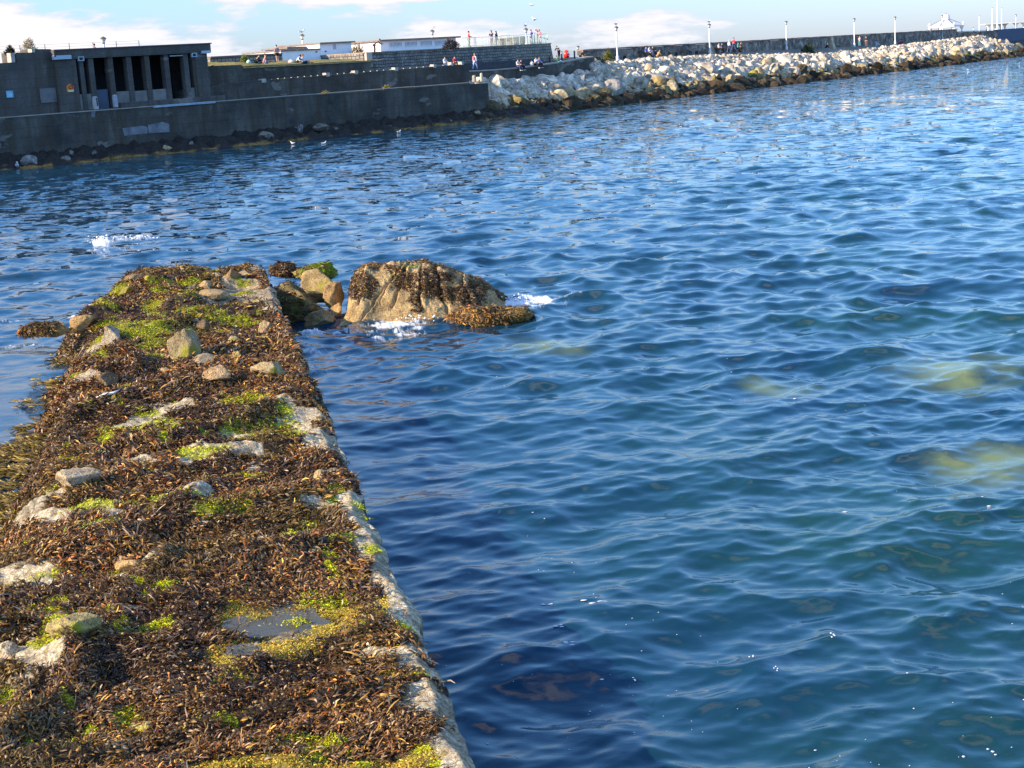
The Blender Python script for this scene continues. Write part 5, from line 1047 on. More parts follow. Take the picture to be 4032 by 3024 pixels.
FOOT = [(118, 636, 70, 44, (0.42, 0.38, 0.34), 'largest grey split boulder at the foot of the sea wall beside the standing gull'), (251, 628, 46, 34, (0.34, 0.30, 0.25), 'square grey boulder at the wall foot below the orange lifebuoy housing'),
        (660, 600, 36, 30, (0.72, 0.50, 0.26), 'bright sunlit tan boulder at the water edge below the pavilion'), (757, 563, 22, 16, (0.45, 0.42, 0.38), 'small pale stone at the foot of the wall right of the pale render patches'),
        (1049, 532, 52, 38, (0.42, 0.36, 0.28), 'broad tan slab-like boulder leaning at the wall foot below the sunbathers'), (1270, 497, 62, 28, (0.30, 0.25, 0.19), 'cluster-topped brown boulder at the wall foot mid way'),
        (1187, 504, 28, 28, (0.34, 0.31, 0.28), 'upright grey stone at the wall foot mid way'), (1691, 488, 18, 13, (0.66, 0.50, 0.28), 'small bright sandy stone at the water edge near two swimming gulls'),
        (1772, 479, 26, 20, (0.42, 0.31, 0.18), 'brown stone at the water edge left of the wall end'), (1854, 466, 42, 32, (0.16, 0.12, 0.07), 'dark shaggy weed-covered boulder near the wall end'),
        (376, 600, 24, 18, (0.30, 0.27, 0.24), 'grey stone in the dark weed below the white post'), (281, 598, 18, 20, (0.33, 0.30, 0.27), 'little upright grey stone in the dark weed'), (1535, 502, 30, 26, (0.20, 0.15, 0.09), 'brown weedy stone below the yellow tuft on the wall'),
        (1506, 508, 26, 22, (0.24, 0.19, 0.12), 'low brown stone left of the weedy stone below the yellow tuft'), (510, 612, 34, 14, (0.24, 0.18, 0.09), 'flat brown stone awash at the water edge'), (1880, 440, 30, 18, (0.5, 0.4, 0.24), 'yellowish stone beside the end of the low sea wall'),
        (20, 668, 40, 22, (0.22, 0.18, 0.12), 'brown stone at the far left water edge'), (1320, 505, 20, 16, (0.3, 0.25, 0.2), 'small brown stone right of the cluster-topped boulder')]
for i, (px, py, w, h, c, lab) in enumerate(FOOT):
    o_ = 1.2; s, z = A.px(px, py + h / 2, o_); P = A.w(s, o_); k = P[1] / FPX; o = link('boulder', SH_ME[(i * 5) % 18]); o.location = (P[0], P[1], max(z, .05) + h * k * .35); o.scale = (w * k * .62, w * k * .5, h * k * .62)
    o.rotation_euler = (0, 0, g.uniform(0, 6.28)); o.color = (*[q_ * .62 for q_ in c], 1); tag(o, lab, 'boulder', 'boulders at the foot of the sea wall')

# ------------------------------------------------------------------ lamp posts
def lamp(px, py_top, Y, zbase, lab, s_=1.0):
    p = at_Y(px, py_top, Y); t_ = Thing('lamp_post', lab, 'lamp post', (p[0], p[1], zbase), None, 'white promenade lamp posts'); zt_ = p[2] - zbase; c = (p[0], p[1]); b = zbase
    mb = MB(); mb.lathe([(.19, b), (.19, b + .5), (.10, b + .6), (.088, b + zt_ - .62)], 10, c); t_.part('post', mb, M_WHITE, smooth=False)
    mb = MB(); mb.lathe([(.12, b + zt_ - .62), (.14, b + zt_ - .55), (.10, b + zt_ - .52)], 10, c); t_.part('collar', mb, M_CAP)
    mb = MB(); mb.lathe([(.09, b + zt_ - .52), (.26, b + zt_ - .22), (.27, b + zt_ - .2)], 10, c); t_.part('lantern', mb, M_GLASS)
    mb = MB(); mb.lathe([(.31, b + zt_ - .2), (.29, b + zt_ - .15), (.09, b + zt_ - .01), (.03, b + zt_)], 10, c); t_.part('cap', mb, M_CAP)
    return p
LAMPS = [(405, 144, 139, 6.9, 'lamp post with a dark cap rising behind the flat roof of the pavilion'), (1189, 134, 172, 6.9, 'lamp post behind the smaller white building with a gull on its cap'),
 (1701, 117, 178, 6.9, 'lamp post behind the larger white building with a gull on its cap'), (2070, 110, 186, 7.2, 'white lamp post on the platform behind the round stone drum'),
 (2426, 103, 199, 5.0, 'first white lamp post right of the platform along the breakwater, gull on top'), (2792, 93, 228, 4.9, 'lamp post above the buttress on the breakwater wall, gull on top'),
 (3095, 82, 252, 4.7, 'lamp post above the dark bush on the breakwater wall'), (3363, 71, 272, 4.4, 'lamp post above the walkers on the breakwater'), (3524, 64.5, 287, 4.3, 'lamp post midway between the walkers and the bandstand'),
 (3711, 59, 318, 4.3, 'lamp post directly in front of the bandstand'), (4000, 56, 400, 4.0, 'farthest lamp post among the white arches')]
LP = [lamp(*q) for q in LAMPS]
lamp(2275, 180, 235, 4.5, 'short distant lamp head just above the wall beside the red pod')

# ------------------------------------------------------------------ bandstand, arches, poles
Yk = 335.0; pc = at_Y(3725, 117, Yk); bs = Thing('bandstand', 'white open bandstand with a pale glazed pyramid roof and small dome', 'bandstand', (pc[0], pc[1], 4.3))
KX = lambda px: at_Y(px, 100, Yk)[0]
cxk = (KX(3654) + KX(3797)) / 2; rk = (KX(3797) - KX(3654)) / 2; kz = lambda py, px=3725: at_Y(px, py, Yk)[2]
ze, zp_, zc_ = kz(103), kz(76), kz(58); nk = 8; ring = lambda r, z, ph=0.15: [(cxk + r * math.cos(2 * math.pi * k / nk + ph), Yk + r * math.sin(2 * math.pi * k / nk + ph), z) for k in range(nk)]
mb = MB(); a_, b_ = ring(rk * .97, ze + .14), ring(rk * .2, zp_); mb.add(a_ + b_, [(k, (k + 1) % nk, nk + (k + 1) % nk, nk + k) for k in range(nk)]); bs.part('roof', mb, plain('pale_glazing', (0.55, 0.56, 0.60), 0.4, 0.12, 1))
for k in range(nk): mb = MB(); mb.tube([a_[k], b_[k]], .09, 6); bs.part('rib', mb, M_CAP)
mb = MB(); a1, a2, a3, a4 = ring(rk, ze + .13), ring(rk, ze - .22), ring(rk * .9, ze - .22), ring(rk * .9, ze + .13); mb.add(a1 + a2 + a3 + a4, [(k + q * nk, (k + 1) % nk + q * nk, (k + 1) % nk + (q + 1) % 4 * nk, k + (q + 1) % 4 * nk) for k in range(nk) for q in range(4)]); bs.part('fascia', mb, M_WHITE)
for k, (x, y, z) in enumerate(ring(rk * .9, 0)):
    mb = MB(); mb.tube([(x, y, 4.3), (x, y, ze - .2)], .09, 8); mb.tube([(x, y, ze - .95), (x + .35 * math.cos(k), y + .35 * math.sin(k), ze - .23)], [.05, .12], 6); mb.tube([(x, y, ze - .95), (x - .35 * math.cos(k), y - .35 * math.sin(k), ze - .23)], [.05, .12], 6); bs.part('column', mb, M_WHITE)
for k, (x, y, z) in enumerate(ring(rk * .97, ze + .13)): mb = MB(); mb.lathe([(.22, ze + .13), (.24, ze + .4), (.08, ze + .6), (.02, ze + .75)], 8, (x, y)); bs.part('acroterion', mb, M_WHITE)
mb = MB(); mb.lathe([(rk * .24, zp_ - .02), (rk * .24, zp_ + .08), (.75, zp_ + .1), (.78, zp_ + .55), (.6, zp_ + .95), (.3, zc_ - .05), (.06, zc_)], 16, (cxk, Yk)); bs.part('dome', mb, M_WHITE, smooth=False); mb = MB(); mb.lathe([(.07, zc_), (.03, zc_ + .25), (.09, zc_ + .32), (.01, zc_ + .42)], 8, (cxk, Yk)); bs.part('finial', mb, M_CAP)
Yg = 430.0; pg = Thing('arcade', 'row of white flared columns carrying a thin flat canopy at the far right', 'arcade', (at_Y(3960, 110, Yg)[0], Yg, 4.5))
zg = at_Y(3960, 92, Yg)[2]
for px in (3891, 3920, 3951, 3968, 4000, 4031, 4062):
    x = at_Y(px, 100, Yg)[0]; yy = Yg + (2.5 if px in (3951, 3968) else 0); mb = MB(); mb.lathe([(.24, 4.5), (.22, zg - 1.3), (.3, zg - .8), (.6, zg - .35), (1.1, zg - .05), (1.15, zg)], 12, (x, yy)); pg.part('column', mb, M_WHITE)
xa, xb_ = at_Y(3876, 100, Yg)[0], at_Y(4100, 100, Yg)[0]; mb = MB(); mb.box(xa, xb_, Yg - 1.2, Yg + 3.7, zg + .002, zg + .14); pg.part('canopy', mb, M_WHITE)
for px, py, lab in ((3857, 64, 'lone short white pole between the bandstand and the arches'), (3908, 32, 'white flagpole left of the tallest pole'), (3927, -30, 'tallest white flagpole, running out of the top of the picture'), (3945, 33, 'white flagpole right of the tallest pole')):
    p = at_Y(px, py, 395.0); t_ = Thing('flagpole', lab, 'pole', (p[0], p[1], 4.5), None, 'white flagpoles'); mb = MB(); mb.lathe([(.15, 4.5), (.13, p[2] - .05), (.11, p[2])], 8, (p[0], p[1])); t_.part('pole', mb, M_WHITE); mb = MB(); mb.ball((p[0], p[1], p[2] + .08), .11); t_.part('ball', mb, M_CAP)

# ------------------------------------------------------------------ benches along the wall
BEN = [(2335, 222, 'dark bench nearest the bushy corner of the breakwater'), (2447, 216, 'empty dark bench below the first breakwater lamp'), (2556, 210, 'dark bench with three people sitting close together'), (2652, 206, 'empty dark bench right of the three people'), (2733, 203, 'empty dark bench left of the pale buttress'), (2836, 201, 'dark bench under the couple in white and black'), (2905, 202, 'dark bench under the couple in teal and black')]
for px, py, lab in BEN:
    ob = OW - 1.3; s, z = B.px(px, py, ob); zb = wall_base(s); t_ = Thing('bench', lab, 'bench', (s, ob, zb), B, 'benches along the breakwater wall')
    mb = MB(); mb.box(s - 1.25, s + 1.25, ob - .25, ob + .25, zb + .42, zb + .5); t_.part('seat', mb, M_BLACK); mb = MB(); mb.box(s - 1.25, s + 1.25, ob + .27, ob + .33, zb + .55, zb + .9); t_.part('backrest', mb, M_BLACK)
    for d in (-1, 1): mb = MB(); mb.box(s + d * .95 - .06, s + d * .95 + .06, ob - .22, ob + .3, zb - .05, zb + .419); t_.part('leg', mb, M_CAP)

# ------------------------------------------------------------------ plants
def leafy(name, lab, c, w, d, h, n, col, stem=True, up=0.5, size=(.05, .12), cat='bush'):
    t_ = Thing(name, lab, cat, c); g2 = np.random.default_rng(int(abs(c[0] * 100)) % 9999)
    a = g2.uniform(0, 6.28, n); rr = np.sqrt(g2.random(n)); zz = g2.random(n); k = 1 - .55 * zz ** 1.5
    lump = 0.75 + 0.5 * vnoise(np.cos(a) * 2 + c[0], np.sin(a) * 2, zz * 3, 4)
    P = np.stack([rr * np.cos(a) * w * .5 * k * lump, rr * np.sin(a) * d * .5 * k * lump, zz * h * (0.8 + .4 * g2.random(n)) * (1 - .35 * rr)], -1)
    C = np.array(col) * g2.uniform(.5, 1.5, (n, 1)) * (1 + 0.25 * g2.normal(size=(n, 3)) * np.array([1, .4, .3]))
    nn = np.stack([np.cos(a) * .6, np.sin(a) * .6, np.full(n, .7)], -1); nn /= np.linalg.norm(nn, axis=1)[:, None]
    me = fronds('foliage', P, nn, g2.uniform(size[0], size[1], n) * 3, g2.uniform(size[0] * .6, size[1] * .7, n), g2.uniform(0, 6.28, n), g2.normal(up, .5, n), g2.uniform(0, 1, n), np.clip(C, .005, 1), M_ALG); link('foliage', me, t_.o)
    mb = MB()
    for k in range(9 if stem else 4): a = g2.uniform(0, 6.28); mb.tube([(0.1 * math.cos(a), .1 * math.sin(a), -.1), (.12 * w * math.cos(a), .12 * d * math.sin(a), h * .4), (.3 * w * math.cos(a), .3 * d * math.sin(a), h * .8)], [.03, .022, .008], 5)
    mb.build('stems', M_WOOD, t_.o); return t_
def on(fr, px, py, o): s, z = fr.px(px, py, o); return tuple(fr.w(s, o, z))
leafy('bush', 'yellow-green leafy bush at the corner between the promenade and the white rubble', on(B, 2394, 241, 9.5), 1.5, 1.4, 1.55, 900, (0.16, 0.17, 0.03))
leafy('bush', 'dark green spreading bush against the breakwater wall', on(B, 3184, 214, 10.2), 3.3, 1.6, 2.0, 1700, (0.035, 0.075, 0.02))
leafy('bush', 'low dull green growth below the yellow-green bush', on(B, 2366, 252, 8.6), 1.6, 1.0, .9, 400, (0.06, 0.07, 0.035))
leafy('shrub', 'pale dry feathery shrub behind the stepped wall at the far left', on(A, 116, 206, 9.0), 1.5, 1.0, 1.15, 420, (0.42, 0.34, 0.22), up=1.1)
leafy('shrub', 'dark spiky shrub on the wall at the far left', on(A, 42, 216, 7.0), 1.05, .8, .65, 500, (0.03, 0.04, 0.03), up=.8)
leafy('shrub', 'small yellow-green shrub left of the person in black on the lawn', on(A, 963, 246, 9.5), .75, .6, .65, 350, (0.22, 0.24, 0.04), up=.8)
leafy('shrub', 'dark reddish shrub at the end of the larger white building', on(A, 1775, 196, 10.6), 2.6, .9, 1.15, 900, (0.06, 0.045, 0.045), up=1.1)
leafy('dry_grass', 'tall tawny dry grass between the two white buildings', on(A, 1412, 242, 13.5), 2.8, 1.0, 1.9, 1100, (0.30, 0.22, 0.12), up=1.3, cat='grass')
leafy('tuft', 'yellow-green tuft growing on the top edge of the low sea wall', on(A, 1524, 349, 3.3), .8, .35, .25, 200, (0.26, 0.25, 0.04), cat='plant')
leafy('tuft', 'small yellowish tuft on the low sea wall left of the larger tuft', on(A, 1284, 369, 3.3), .6, .3, .18, 120, (0.30, 0.24, 0.06), cat='plant')

# ================================================================== PEOPLE
SKIN = [plain('skin_light', (0.55, 0.33, 0.23), 0.6), plain('skin_tan', (0.38, 0.21, 0.13), 0.6)]
_cl = {}
def cloth(c):
    if c not in _cl: _cl[c] = plain('cloth_%d' % len(_cl), c, 0.85, 0.12, 12)
    return _cl[c]
def skin_mesh(name, J, edges, root, mat, sub=1):
    names = list(J); bm = bmesh.new(); lay = bm.verts.layers.skin.verify(); vs = {}
    for n in names: v = bm.verts.new(J[n][0]); v[lay].radius = (J[n][1], J[n][2] if len(J[n]) > 2 else J[n][1]); v[lay].use_root = (n == root); vs[n] = v
    for a, b in edges: bm.edges.new((vs[a], vs[b]))
    me = bpy.data.meshes.new(name); bm.to_mesh(me); bm.free(); o = bpy.data.objects.new(name, me); COL.objects.link(o)
    o.modifiers.new('skin', 'SKIN').use_smooth_shade = True
    if sub: o.modifiers.new('sub', 'SUBSURF').levels = sub
    dg = bpy.context.evaluated_depsgraph_get(); m2 = bpy.data.meshes.new_from_object(o.evaluated_get(dg)); bpy.data.objects.remove(o); m2.name = name; m2.materials.clear(); m2.materials.append(mat)
    return m2
def lerp3(a, b, f): return tuple(a[i] + (b[i] - a[i]) * f for i in range(3))
def pose_joints(pose, arm='down'):
    """joint -> position; standing figure 1.72 m tall, facing +y; seats put the origin at the contact point"""
    J = {}
    def S(n, x, y, z, r, r2=None): J[n] = ((x, y, z), r, r2 or r)
    if pose in ('stand', 'walk', 'bend'):
        lean = {'stand': 0.02, 'walk': 0.06, 'bend': 0.62}[pose]; ph = 0.93; st = 0.16 if pose == 'walk' else 0.03
        def up(y, z): h = z - ph; return (y + h * math.sin(lean * 1.5) if pose == 'bend' else y + h * lean, ph + h * (math.cos(lean * 1.5) if pose == 'bend' else 1))
        legs = lambda d: [(d * .09, 0, .88), (d * .1, st * d + .03, .49), (d * .1, st * 1.6 * d - .03, .085), (d * .11, st * 1.6 * d + .14, .04)]
    else:
        ph = 0.12; lean = {'edge': .12, 'floor': -.05, 'bench': .05, 'hunch': .5}[pose]
        def up(y, z): h = z - .93; return (y + h * math.sin(lean * 1.2), ph + h * math.cos(lean * 1.2))
        if pose in ('edge', 'bench'): legs = lambda d: [(d * .09, .03, .10), (d * .11, .45, .10), (d * .11, .47 if pose == 'edge' else .5, -.30), (d * .12, .60, -.36)]
        elif pose == 'hunch': legs = lambda d: [(d * .09, .03, .10), (d * .12, .36, .46), (d * .11, .44, .06), (d * .12, .58, .03)]
        else: legs = lambda d: [(d * .09, .03, .09), (d * .12, .42, .18 + .12 * (d > 0)), (d * .13, .84, .07), (d * .14, .90, .16)]
    for n, y, z, r, r2 in (('pelvis', 0, .95, .145, .11), ('spine', 0, 1.13, .125, .095), ('chest', 0, 1.32, .15, .10), ('neck', .01, 1.48, .055, .055), ('head', .03, 1.57, .078, .085), ('crown', .03, 1.67, .078, .088), ('top', .02, 1.73, .05, .055)):
        yy, zz = up(y, z); S(n, 0, yy, zz, r, r2)
    for d, t in ((-1, 'l'), (1, 'r')):
        for (x, y, z), n, r in zip(legs(d), ('hip', 'knee', 'ankle', 'toe'), (.095, .068, .045, .038)): S(n + t, x, y, z, r)
        sy, sz = up(0, 1.41); S('sh' + t, d * .175, sy, sz, .06)
        if arm == 'down': A_ = [(d * .23, -.03, -.28), (d * .24, .05, -.52), (d * .235, .08, -.60)]
        elif arm == 'fwd': A_ = [(d * .22, .08, -.26), (d * .16, .33, -.30), (d * .14, .41, -.30)]
        elif arm == 'face': A_ = [(d * .22, .14, -.22), (d * .12, .27, .02), (d * .09, .24, .10)]
        elif arm == 'up' and d > 0: A_ = [(d * .30, .10, .10), (d * .26, .18, .38), (d * .25, .2, .47)]
        elif arm == 'prop': A_ = [(d * .24, -.16, -.26), (d * .26, -.26, -.50), (d * .27, -.24, -.56)]
        else: A_ = [(d * .23, .02, -.28), (d * .22, .14, -.5), (d * .2, .2, -.56)]
        if pose == 'bend': A_ = [(a, b + .18, -abs(c) * 1.0) for a, b, c in A_]
        for (x, y, z), n, r in zip(A_, ('el', 'wr', 'ha'), (.048, .034, .038)): S(n + t, x, sy + y, sz + z, r)
    return J
BODY_E = [('pelvis', 'spine'), ('spine', 'chest'), ('chest', 'neck'), ('neck', 'head'), ('head', 'crown'), ('crown', 'top')] + [e for t in 'lr' for e in (('pelvis', 'hip' + t), ('hip' + t, 'knee' + t), ('knee' + t, 'ankle' + t), ('ankle' + t, 'toe' + t), ('chest', 'sh' + t), ('sh' + t, 'el' + t), ('el' + t, 'wr' + t), ('wr' + t, 'ha' + t))]
def person(pos, yaw, pose, arm, top, legs, hair, label, H=1.72, longhair=False, shorts=False, sleeves=True, skin=0, group=None, upper=False):
    J = pose_joints(pose, arm); k = H / 1.72
    me = skin_mesh('person', J, BODY_E, 'pelvis', SKIN[skin]); o = link('person', me); o.matrix_world = Matrix.Translation(pos) @ Matrix.Rotation(yaw, 4, 'Z') @ Matrix.Scale(k, 4); tag(o, label, 'person', group)
    gr = lambda n, f, add=0.012: (J[n][0], J[n][1] * f + add, J[n][2] * f + add)
    T = {n: gr(n, 1.06) for n in ('pelvis', 'spine', 'chest', 'shl', 'shr')}; TE = [('pelvis', 'spine'), ('spine', 'chest'), ('chest', 'shl'), ('chest', 'shr')]
    T['collar'] = (lerp3(J['chest'][0], J['neck'][0], .75), .075, .07); TE.append(('chest', 'collar'))
    for t in 'lr':
        if sleeves: T['el' + t] = gr('el' + t, 1.15); T['cu' + t] = (lerp3(J['el' + t][0], J['wr' + t][0], .85), .05, .05); TE += [('sh' + t, 'el' + t), ('el' + t, 'cu' + t)]
        else: T['cu' + t] = (lerp3(J['sh' + t][0], J['el' + t][0], .6), .068, .068); TE.append(('sh' + t, 'cu' + t))
    link('top', skin_mesh('top', T, TE, 'pelvis', cloth(top)), o)
    Lg = {'pelvis': (J['pelvis'][0], .158, .125)}; LE = []
    for t in 'lr':
        Lg['hip' + t] = gr('hip' + t, 1.08); LE.append(('pelvis', 'hip' + t))
        if shorts: Lg['hem' + t] = (lerp3(J['hip' + t][0], J['knee' + t][0], .6), .10, .10); LE.append(('hip' + t, 'hem' + t))
        else: Lg['knee' + t] = gr('knee' + t, 1.12); Lg['hem' + t] = (lerp3(J['knee' + t][0], J['ankle' + t][0], .9), .066, .066); LE += [('hip' + t, 'knee' + t), ('knee' + t, 'hem' + t)]
    link('shorts' if shorts else 'trousers', skin_mesh('trousers', Lg, LE, 'pelvis', cloth(legs)), o)
    h, c = J['head'][0], J['crown'][0]; mb = MB(); mb.ball((c[0], c[1] - .022, c[2] + .015), (.098, .105, .095), 10, 8)
    if longhair: mb.ball((h[0], h[1] - .075, h[2] - .06), (.10, .06, .20), 10, 8)
    mb.build('hair', cloth(hair), o, smooth=True)
    for t in 'lr':
        a, b = J['ankle' + t][0], J['toe' + t][0]; mb = MB(); mb.ball(lerp3(a, b, .55), (.055, .13, .05), 8, 6); mb.build('shoe', cloth((0.5, 0.5, 0.5) if pose == 'edge' else (0.06, 0.05, 0.05)), o, smooth=True)
    return o
def at_on(fr, px, py, o): s, z = fr.px(px, py, o); return Vector(fr.w(s, o, z))
YW = R(-135)                                             # facing the water from the bathing place
YWB = B.ang + R(180)                                     # facing the water from the breakwater
BLK, WHT, RED, PNK, BLU, JEAN, BRN, DHAIR, GING, SAND = (0.012, 0.012, 0.016), (0.72, 0.72, 0.74), (0.55, 0.03, 0.04), (0.62, 0.18, 0.22), (0.04, 0.08, 0.42), (0.05, 0.08, 0.18), (0.12, 0.06, 0.035), (0.02, 0.014, 0.012), (0.22, 0.08, 0.03), (0.42, 0.30, 0.16)
lz = lambda px: None
person(at_on(A, 1094, 246, 10.5), R(30), 'stand', 'down', (0.34, 0.22, 0.22), BLK, (0.25, 0.05, 0.06), 'person in mauve top and black shorts standing on the lawn by the white wall', 1.66, shorts=True, skin=0)
person(at_on(A, 1008, 249, 9.0), R(-60), 'hunch', 'fwd', BLK, BLK, DHAIR, 'person all in black sitting hunched on the left end of the lawn')
person(at_on(A, 1048, 250, 9.4), R(-75), 'floor', 'prop', (0.5, 0.25, 0.26), (0.30, 0.24, 0.34), BRN, 'person with stretched bare legs lying back beside the one in black', shorts=True)
person(at_on(A, 1168, 250, 8.8), R(-100), 'hunch', 'fwd', WHT, BLK, DHAIR, 'person in white with short dark hair sitting on the lawn')
person(at_on(A, 1196, 252, 8.6), R(-110), 'floor', 'prop', WHT, (0.03, 0.04, 0.10), GING, 'person in white top with long reddish hair sitting on the lawn', longhair=True)
person(at_on(A, 1476, 211, 10.0), R(-80), 'bend', 'fwd', (0.10, 0.05, 0.04), (0.06, 0.03, 0.03), BRN, 'person in brown stooping on top of the granite wall by the larger white building')
RLY = OM + .75
person(Vector(B.w(B.s(1848, 188, RLY), RLY, z_pl)), R(-85), 'stand', 'fwd', (0.60, 0.05, 0.07), BLK, DHAIR, 'person in a red jacket leaning on the platform railing')
person(Vector(B.w(B.s(1938, 186, 11.5), 11.5, z_pl)), R(160), 'stand', 'face', (0.10, 0.07, 0.10), (0.16, 0.10, 0.13), DHAIR, 'taller long-haired woman in a dark patterned top on the platform', 1.75, longhair=True)
person(Vector(B.w(B.s(1957, 188, RLY), RLY, z_pl)), R(60), 'stand', 'down', BLK, JEAN, DHAIR, 'woman in black top and blue jeans right of the taller long-haired woman', 1.62, longhair=True)
person(Vector(B.w(B.s(2093, 181, 10.4), 10.4, z_pl)), R(-80), 'stand', 'face', (0.02, 0.06, 0.50), (0.02, 0.03, 0.14), BRN, 'child in a blue jacket and shorts looking through a telescope', 1.66, shorts=True)
person(Vector(B.w(B.s(2127, 180, 10.7), 10.7, z_pl)), R(150), 'stand', 'up', (0.70, 0.20, 0.26), (0.62, 0.58, 0.55), BRN, 'child in a pink top and pale trousers with one arm raised to a telescope', 1.62)
pm = person(at_on(B, 1871, 275, 6.9), R(-40), 'walk', 'down', WHT, (0.42, 0.45, 0.72), (0.5, 0.33, 0.15), 'fair-haired person with a pink backpack walking along the promenade', 1.72)
mb = MB(); mb.ball((0, -.17, 1.28), (.15, .09, .22), 10, 8); mb.build('backpack', cloth((0.70, 0.16, 0.22)), pm, smooth=True)
person(at_on(A, 1752, 257, 8.3), YW, 'bench', 'fwd', WHT, JEAN, DHAIR, 'person in a pale top sitting behind the lit blocks of the terrace wall')
person(at_on(A, 1790, 255, 8.3), YW, 'bench', 'fwd', (0.60, 0.02, 0.02), BLK, DHAIR, 'person in bright red sitting behind the lit blocks of the terrace wall')
person(at_on(B, 2038, 266, 6.2), YW, 'edge', 'fwd', WHT, (0.03, 0.05, 0.13), DHAIR, 'man in a white shirt and dark jeans sitting on the promenade edge', 1.8)
person(at_on(B, 2050, 265, 6.2), YW + .2, 'edge', 'fwd', (0.10, 0.015, 0.02), BLK, DHAIR, 'person in a dark red jacket sitting close beside the man in white shirt')
person(at_on(B, 2108, 257, 6.25), YW + .2, 'edge', 'face', (0.74, 0.72, 0.70), BLK, DHAIR, 'man in a cream top sitting on the edge right of the white bag', 1.78)
person(at_on(B, 2122, 256, 6.25), YW, 'edge', 'fwd', (0.18, 0.30, 0.72), BLK, BRN, 'person in a light blue top sitting beside the man in cream')
person(at_on(B, 2194, 250, 6.75), R(-85), 'floor', 'fwd', (0.02, 0.30, 0.12), (0.22, 0.42, 0.55), (0.45, 0.18, 0.05), 'red-haired person in a green top sitting with legs stretched along the edge')
person(at_on(B, 2202, 229, 10.5), R(20), 'bend', 'fwd', (0.016, 0.014, 0.03), (0.014, 0.014, 0.03), DHAIR, 'person in navy bending over on the promenade beside the red pod', 1.75)
person(at_on(B, 2284, 224, 9.4), R(-95), 'hunch', 'fwd', BLK, BLK, BRN, 'person in black sitting against the wall end right of the red pod')
def onb(px, o=OW - 1.3, z=.5, dy=0.0): s = B.s(px, 205, o); return Vector(B.w(s, o + dy, wall_base(s) + z))
person(onb(2543), YWB, 'bench', 'fwd', (0.05, 0.10, 0.45), BLK, DHAIR, 'left of three on one bench, in a blue top', H=1.85)
person(onb(2556), YWB, 'bench', 'fwd', (0.66, 0.64, 0.70), (0.3, 0.3, 0.36), DHAIR, 'middle of three on one bench, in a pale top', H=1.85)
person(onb(2569), YWB, 'bench', 'fwd', (0.03, 0.02, 0.04), BLK, DHAIR, 'right of three on one bench, in black', H=1.85)
person(onb(2588, 9.4, .05), R(-60), 'hunch', 'fwd', (0.45, 0.26, 0.09), (0.40, 0.22, 0.08), (0.4, 0.2, 0.06), 'person in tan crouching on the rocks near the bench of three')
person(onb(2830), YWB, 'bench', 'fwd', (0.55, 0.60, 0.76), BLK, DHAIR, 'person in a white-blue top on a bench right of the buttress', H=1.85)
person(onb(2842), YWB + .5, 'bench', 'fwd', BLK, BLK, DHAIR, 'person in black sharing the bench with the one in white-blue', H=1.85)
person(onb(2906), YWB, 'bench', 'fwd', (0.01, 0.32, 0.34), BLK, DHAIR, 'person in a teal jacket on the bench beside the dark bush', H=1.85)
person(onb(2917), YWB + .5, 'bench', 'fwd', BLK, BLK, BRN, 'person in black sharing the bench with the one in teal', H=1.85)
person(Vector((*at_Y(2888, 168, 224.0)[:2], 5.3)), R(-60), 'walk', 'down', (0.62, 0.02, 0.05), JEAN, GING, 'walker in a red top seen head and shoulders behind the breakwater wall')
person(Vector((*at_Y(2870, 168, 225.0)[:2], 5.0)), R(-60), 'walk', 'down', WHT, JEAN, (0.5, 0.5, 0.5), 'shorter white-haired walker behind the breakwater wall left of the one in red')
person(onb(3385, 9.4, .0), R(-30), 'stand', 'fwd', (0.66, 0.38, 0.34), (0.10, 0.32, 0.40), SAND, 'woman in a pink top and teal trousers standing on the path')
person(onb(3411, 8.9, -.05), R(150), 'stand', 'down', BLK, (0.22, 0.11, 0.08), DHAIR, 'man in a black top and brown trousers standing on the path', 1.78)
person(onb(3449, 10.9, .05), YWB + .9, 'floor', 'fwd', (0.66, 0.68, 0.78), (0.6, 0.62, 0.72), DHAIR, 'person in white sitting against the breakwater wall')
person(onb(3539, 10.9, .1), YWB + .7, 'hunch', 'fwd', (0.55, 0.03, 0.22), (0.4, 0.03, 0.16), DHAIR, 'person in magenta sitting against the breakwater wall')
person(onb(3549, 10.6, .1), YWB - .8, 'hunch', 'fwd', (0.06, 0.05, 0.06), BLK, DHAIR, 'dark figure facing the person in magenta')
person(onb(3252, 10.6, .02), YWB, 'hunch', 'fwd', BLK, BLK, DHAIR, 'person in black sitting in the shade right of the dark bush')
for px, c, lab in ((3834, WHT, 'walker in white beyond the sunlit turn of the breakwater wall'), (3885, (0.05, 0.04, 0.10), 'walker in dark clothes left of the first white arch'), (3915, (0.3, 0.3, 0.4), 'walker in grey beside the left flagpole foot'), (3961, (0.04, 0.04, 0.12), 'walker in navy under the white arches')):
    p = at_Y(px, 112, 372.0); person(Vector((p[0], p[1], p[2] - 1.45)), R(70), 'walk', 'down', c, JEAN, DHAIR, lab)
p = at_on(A, 372, 181, 13.6); person(Vector((p[0], p[1], p[2] - 1.55)), R(120), 'stand', 'down', (0.25, 0.05, 0.07), JEAN, BRN, 'head of a person just showing above the flat roof of the pavilion')
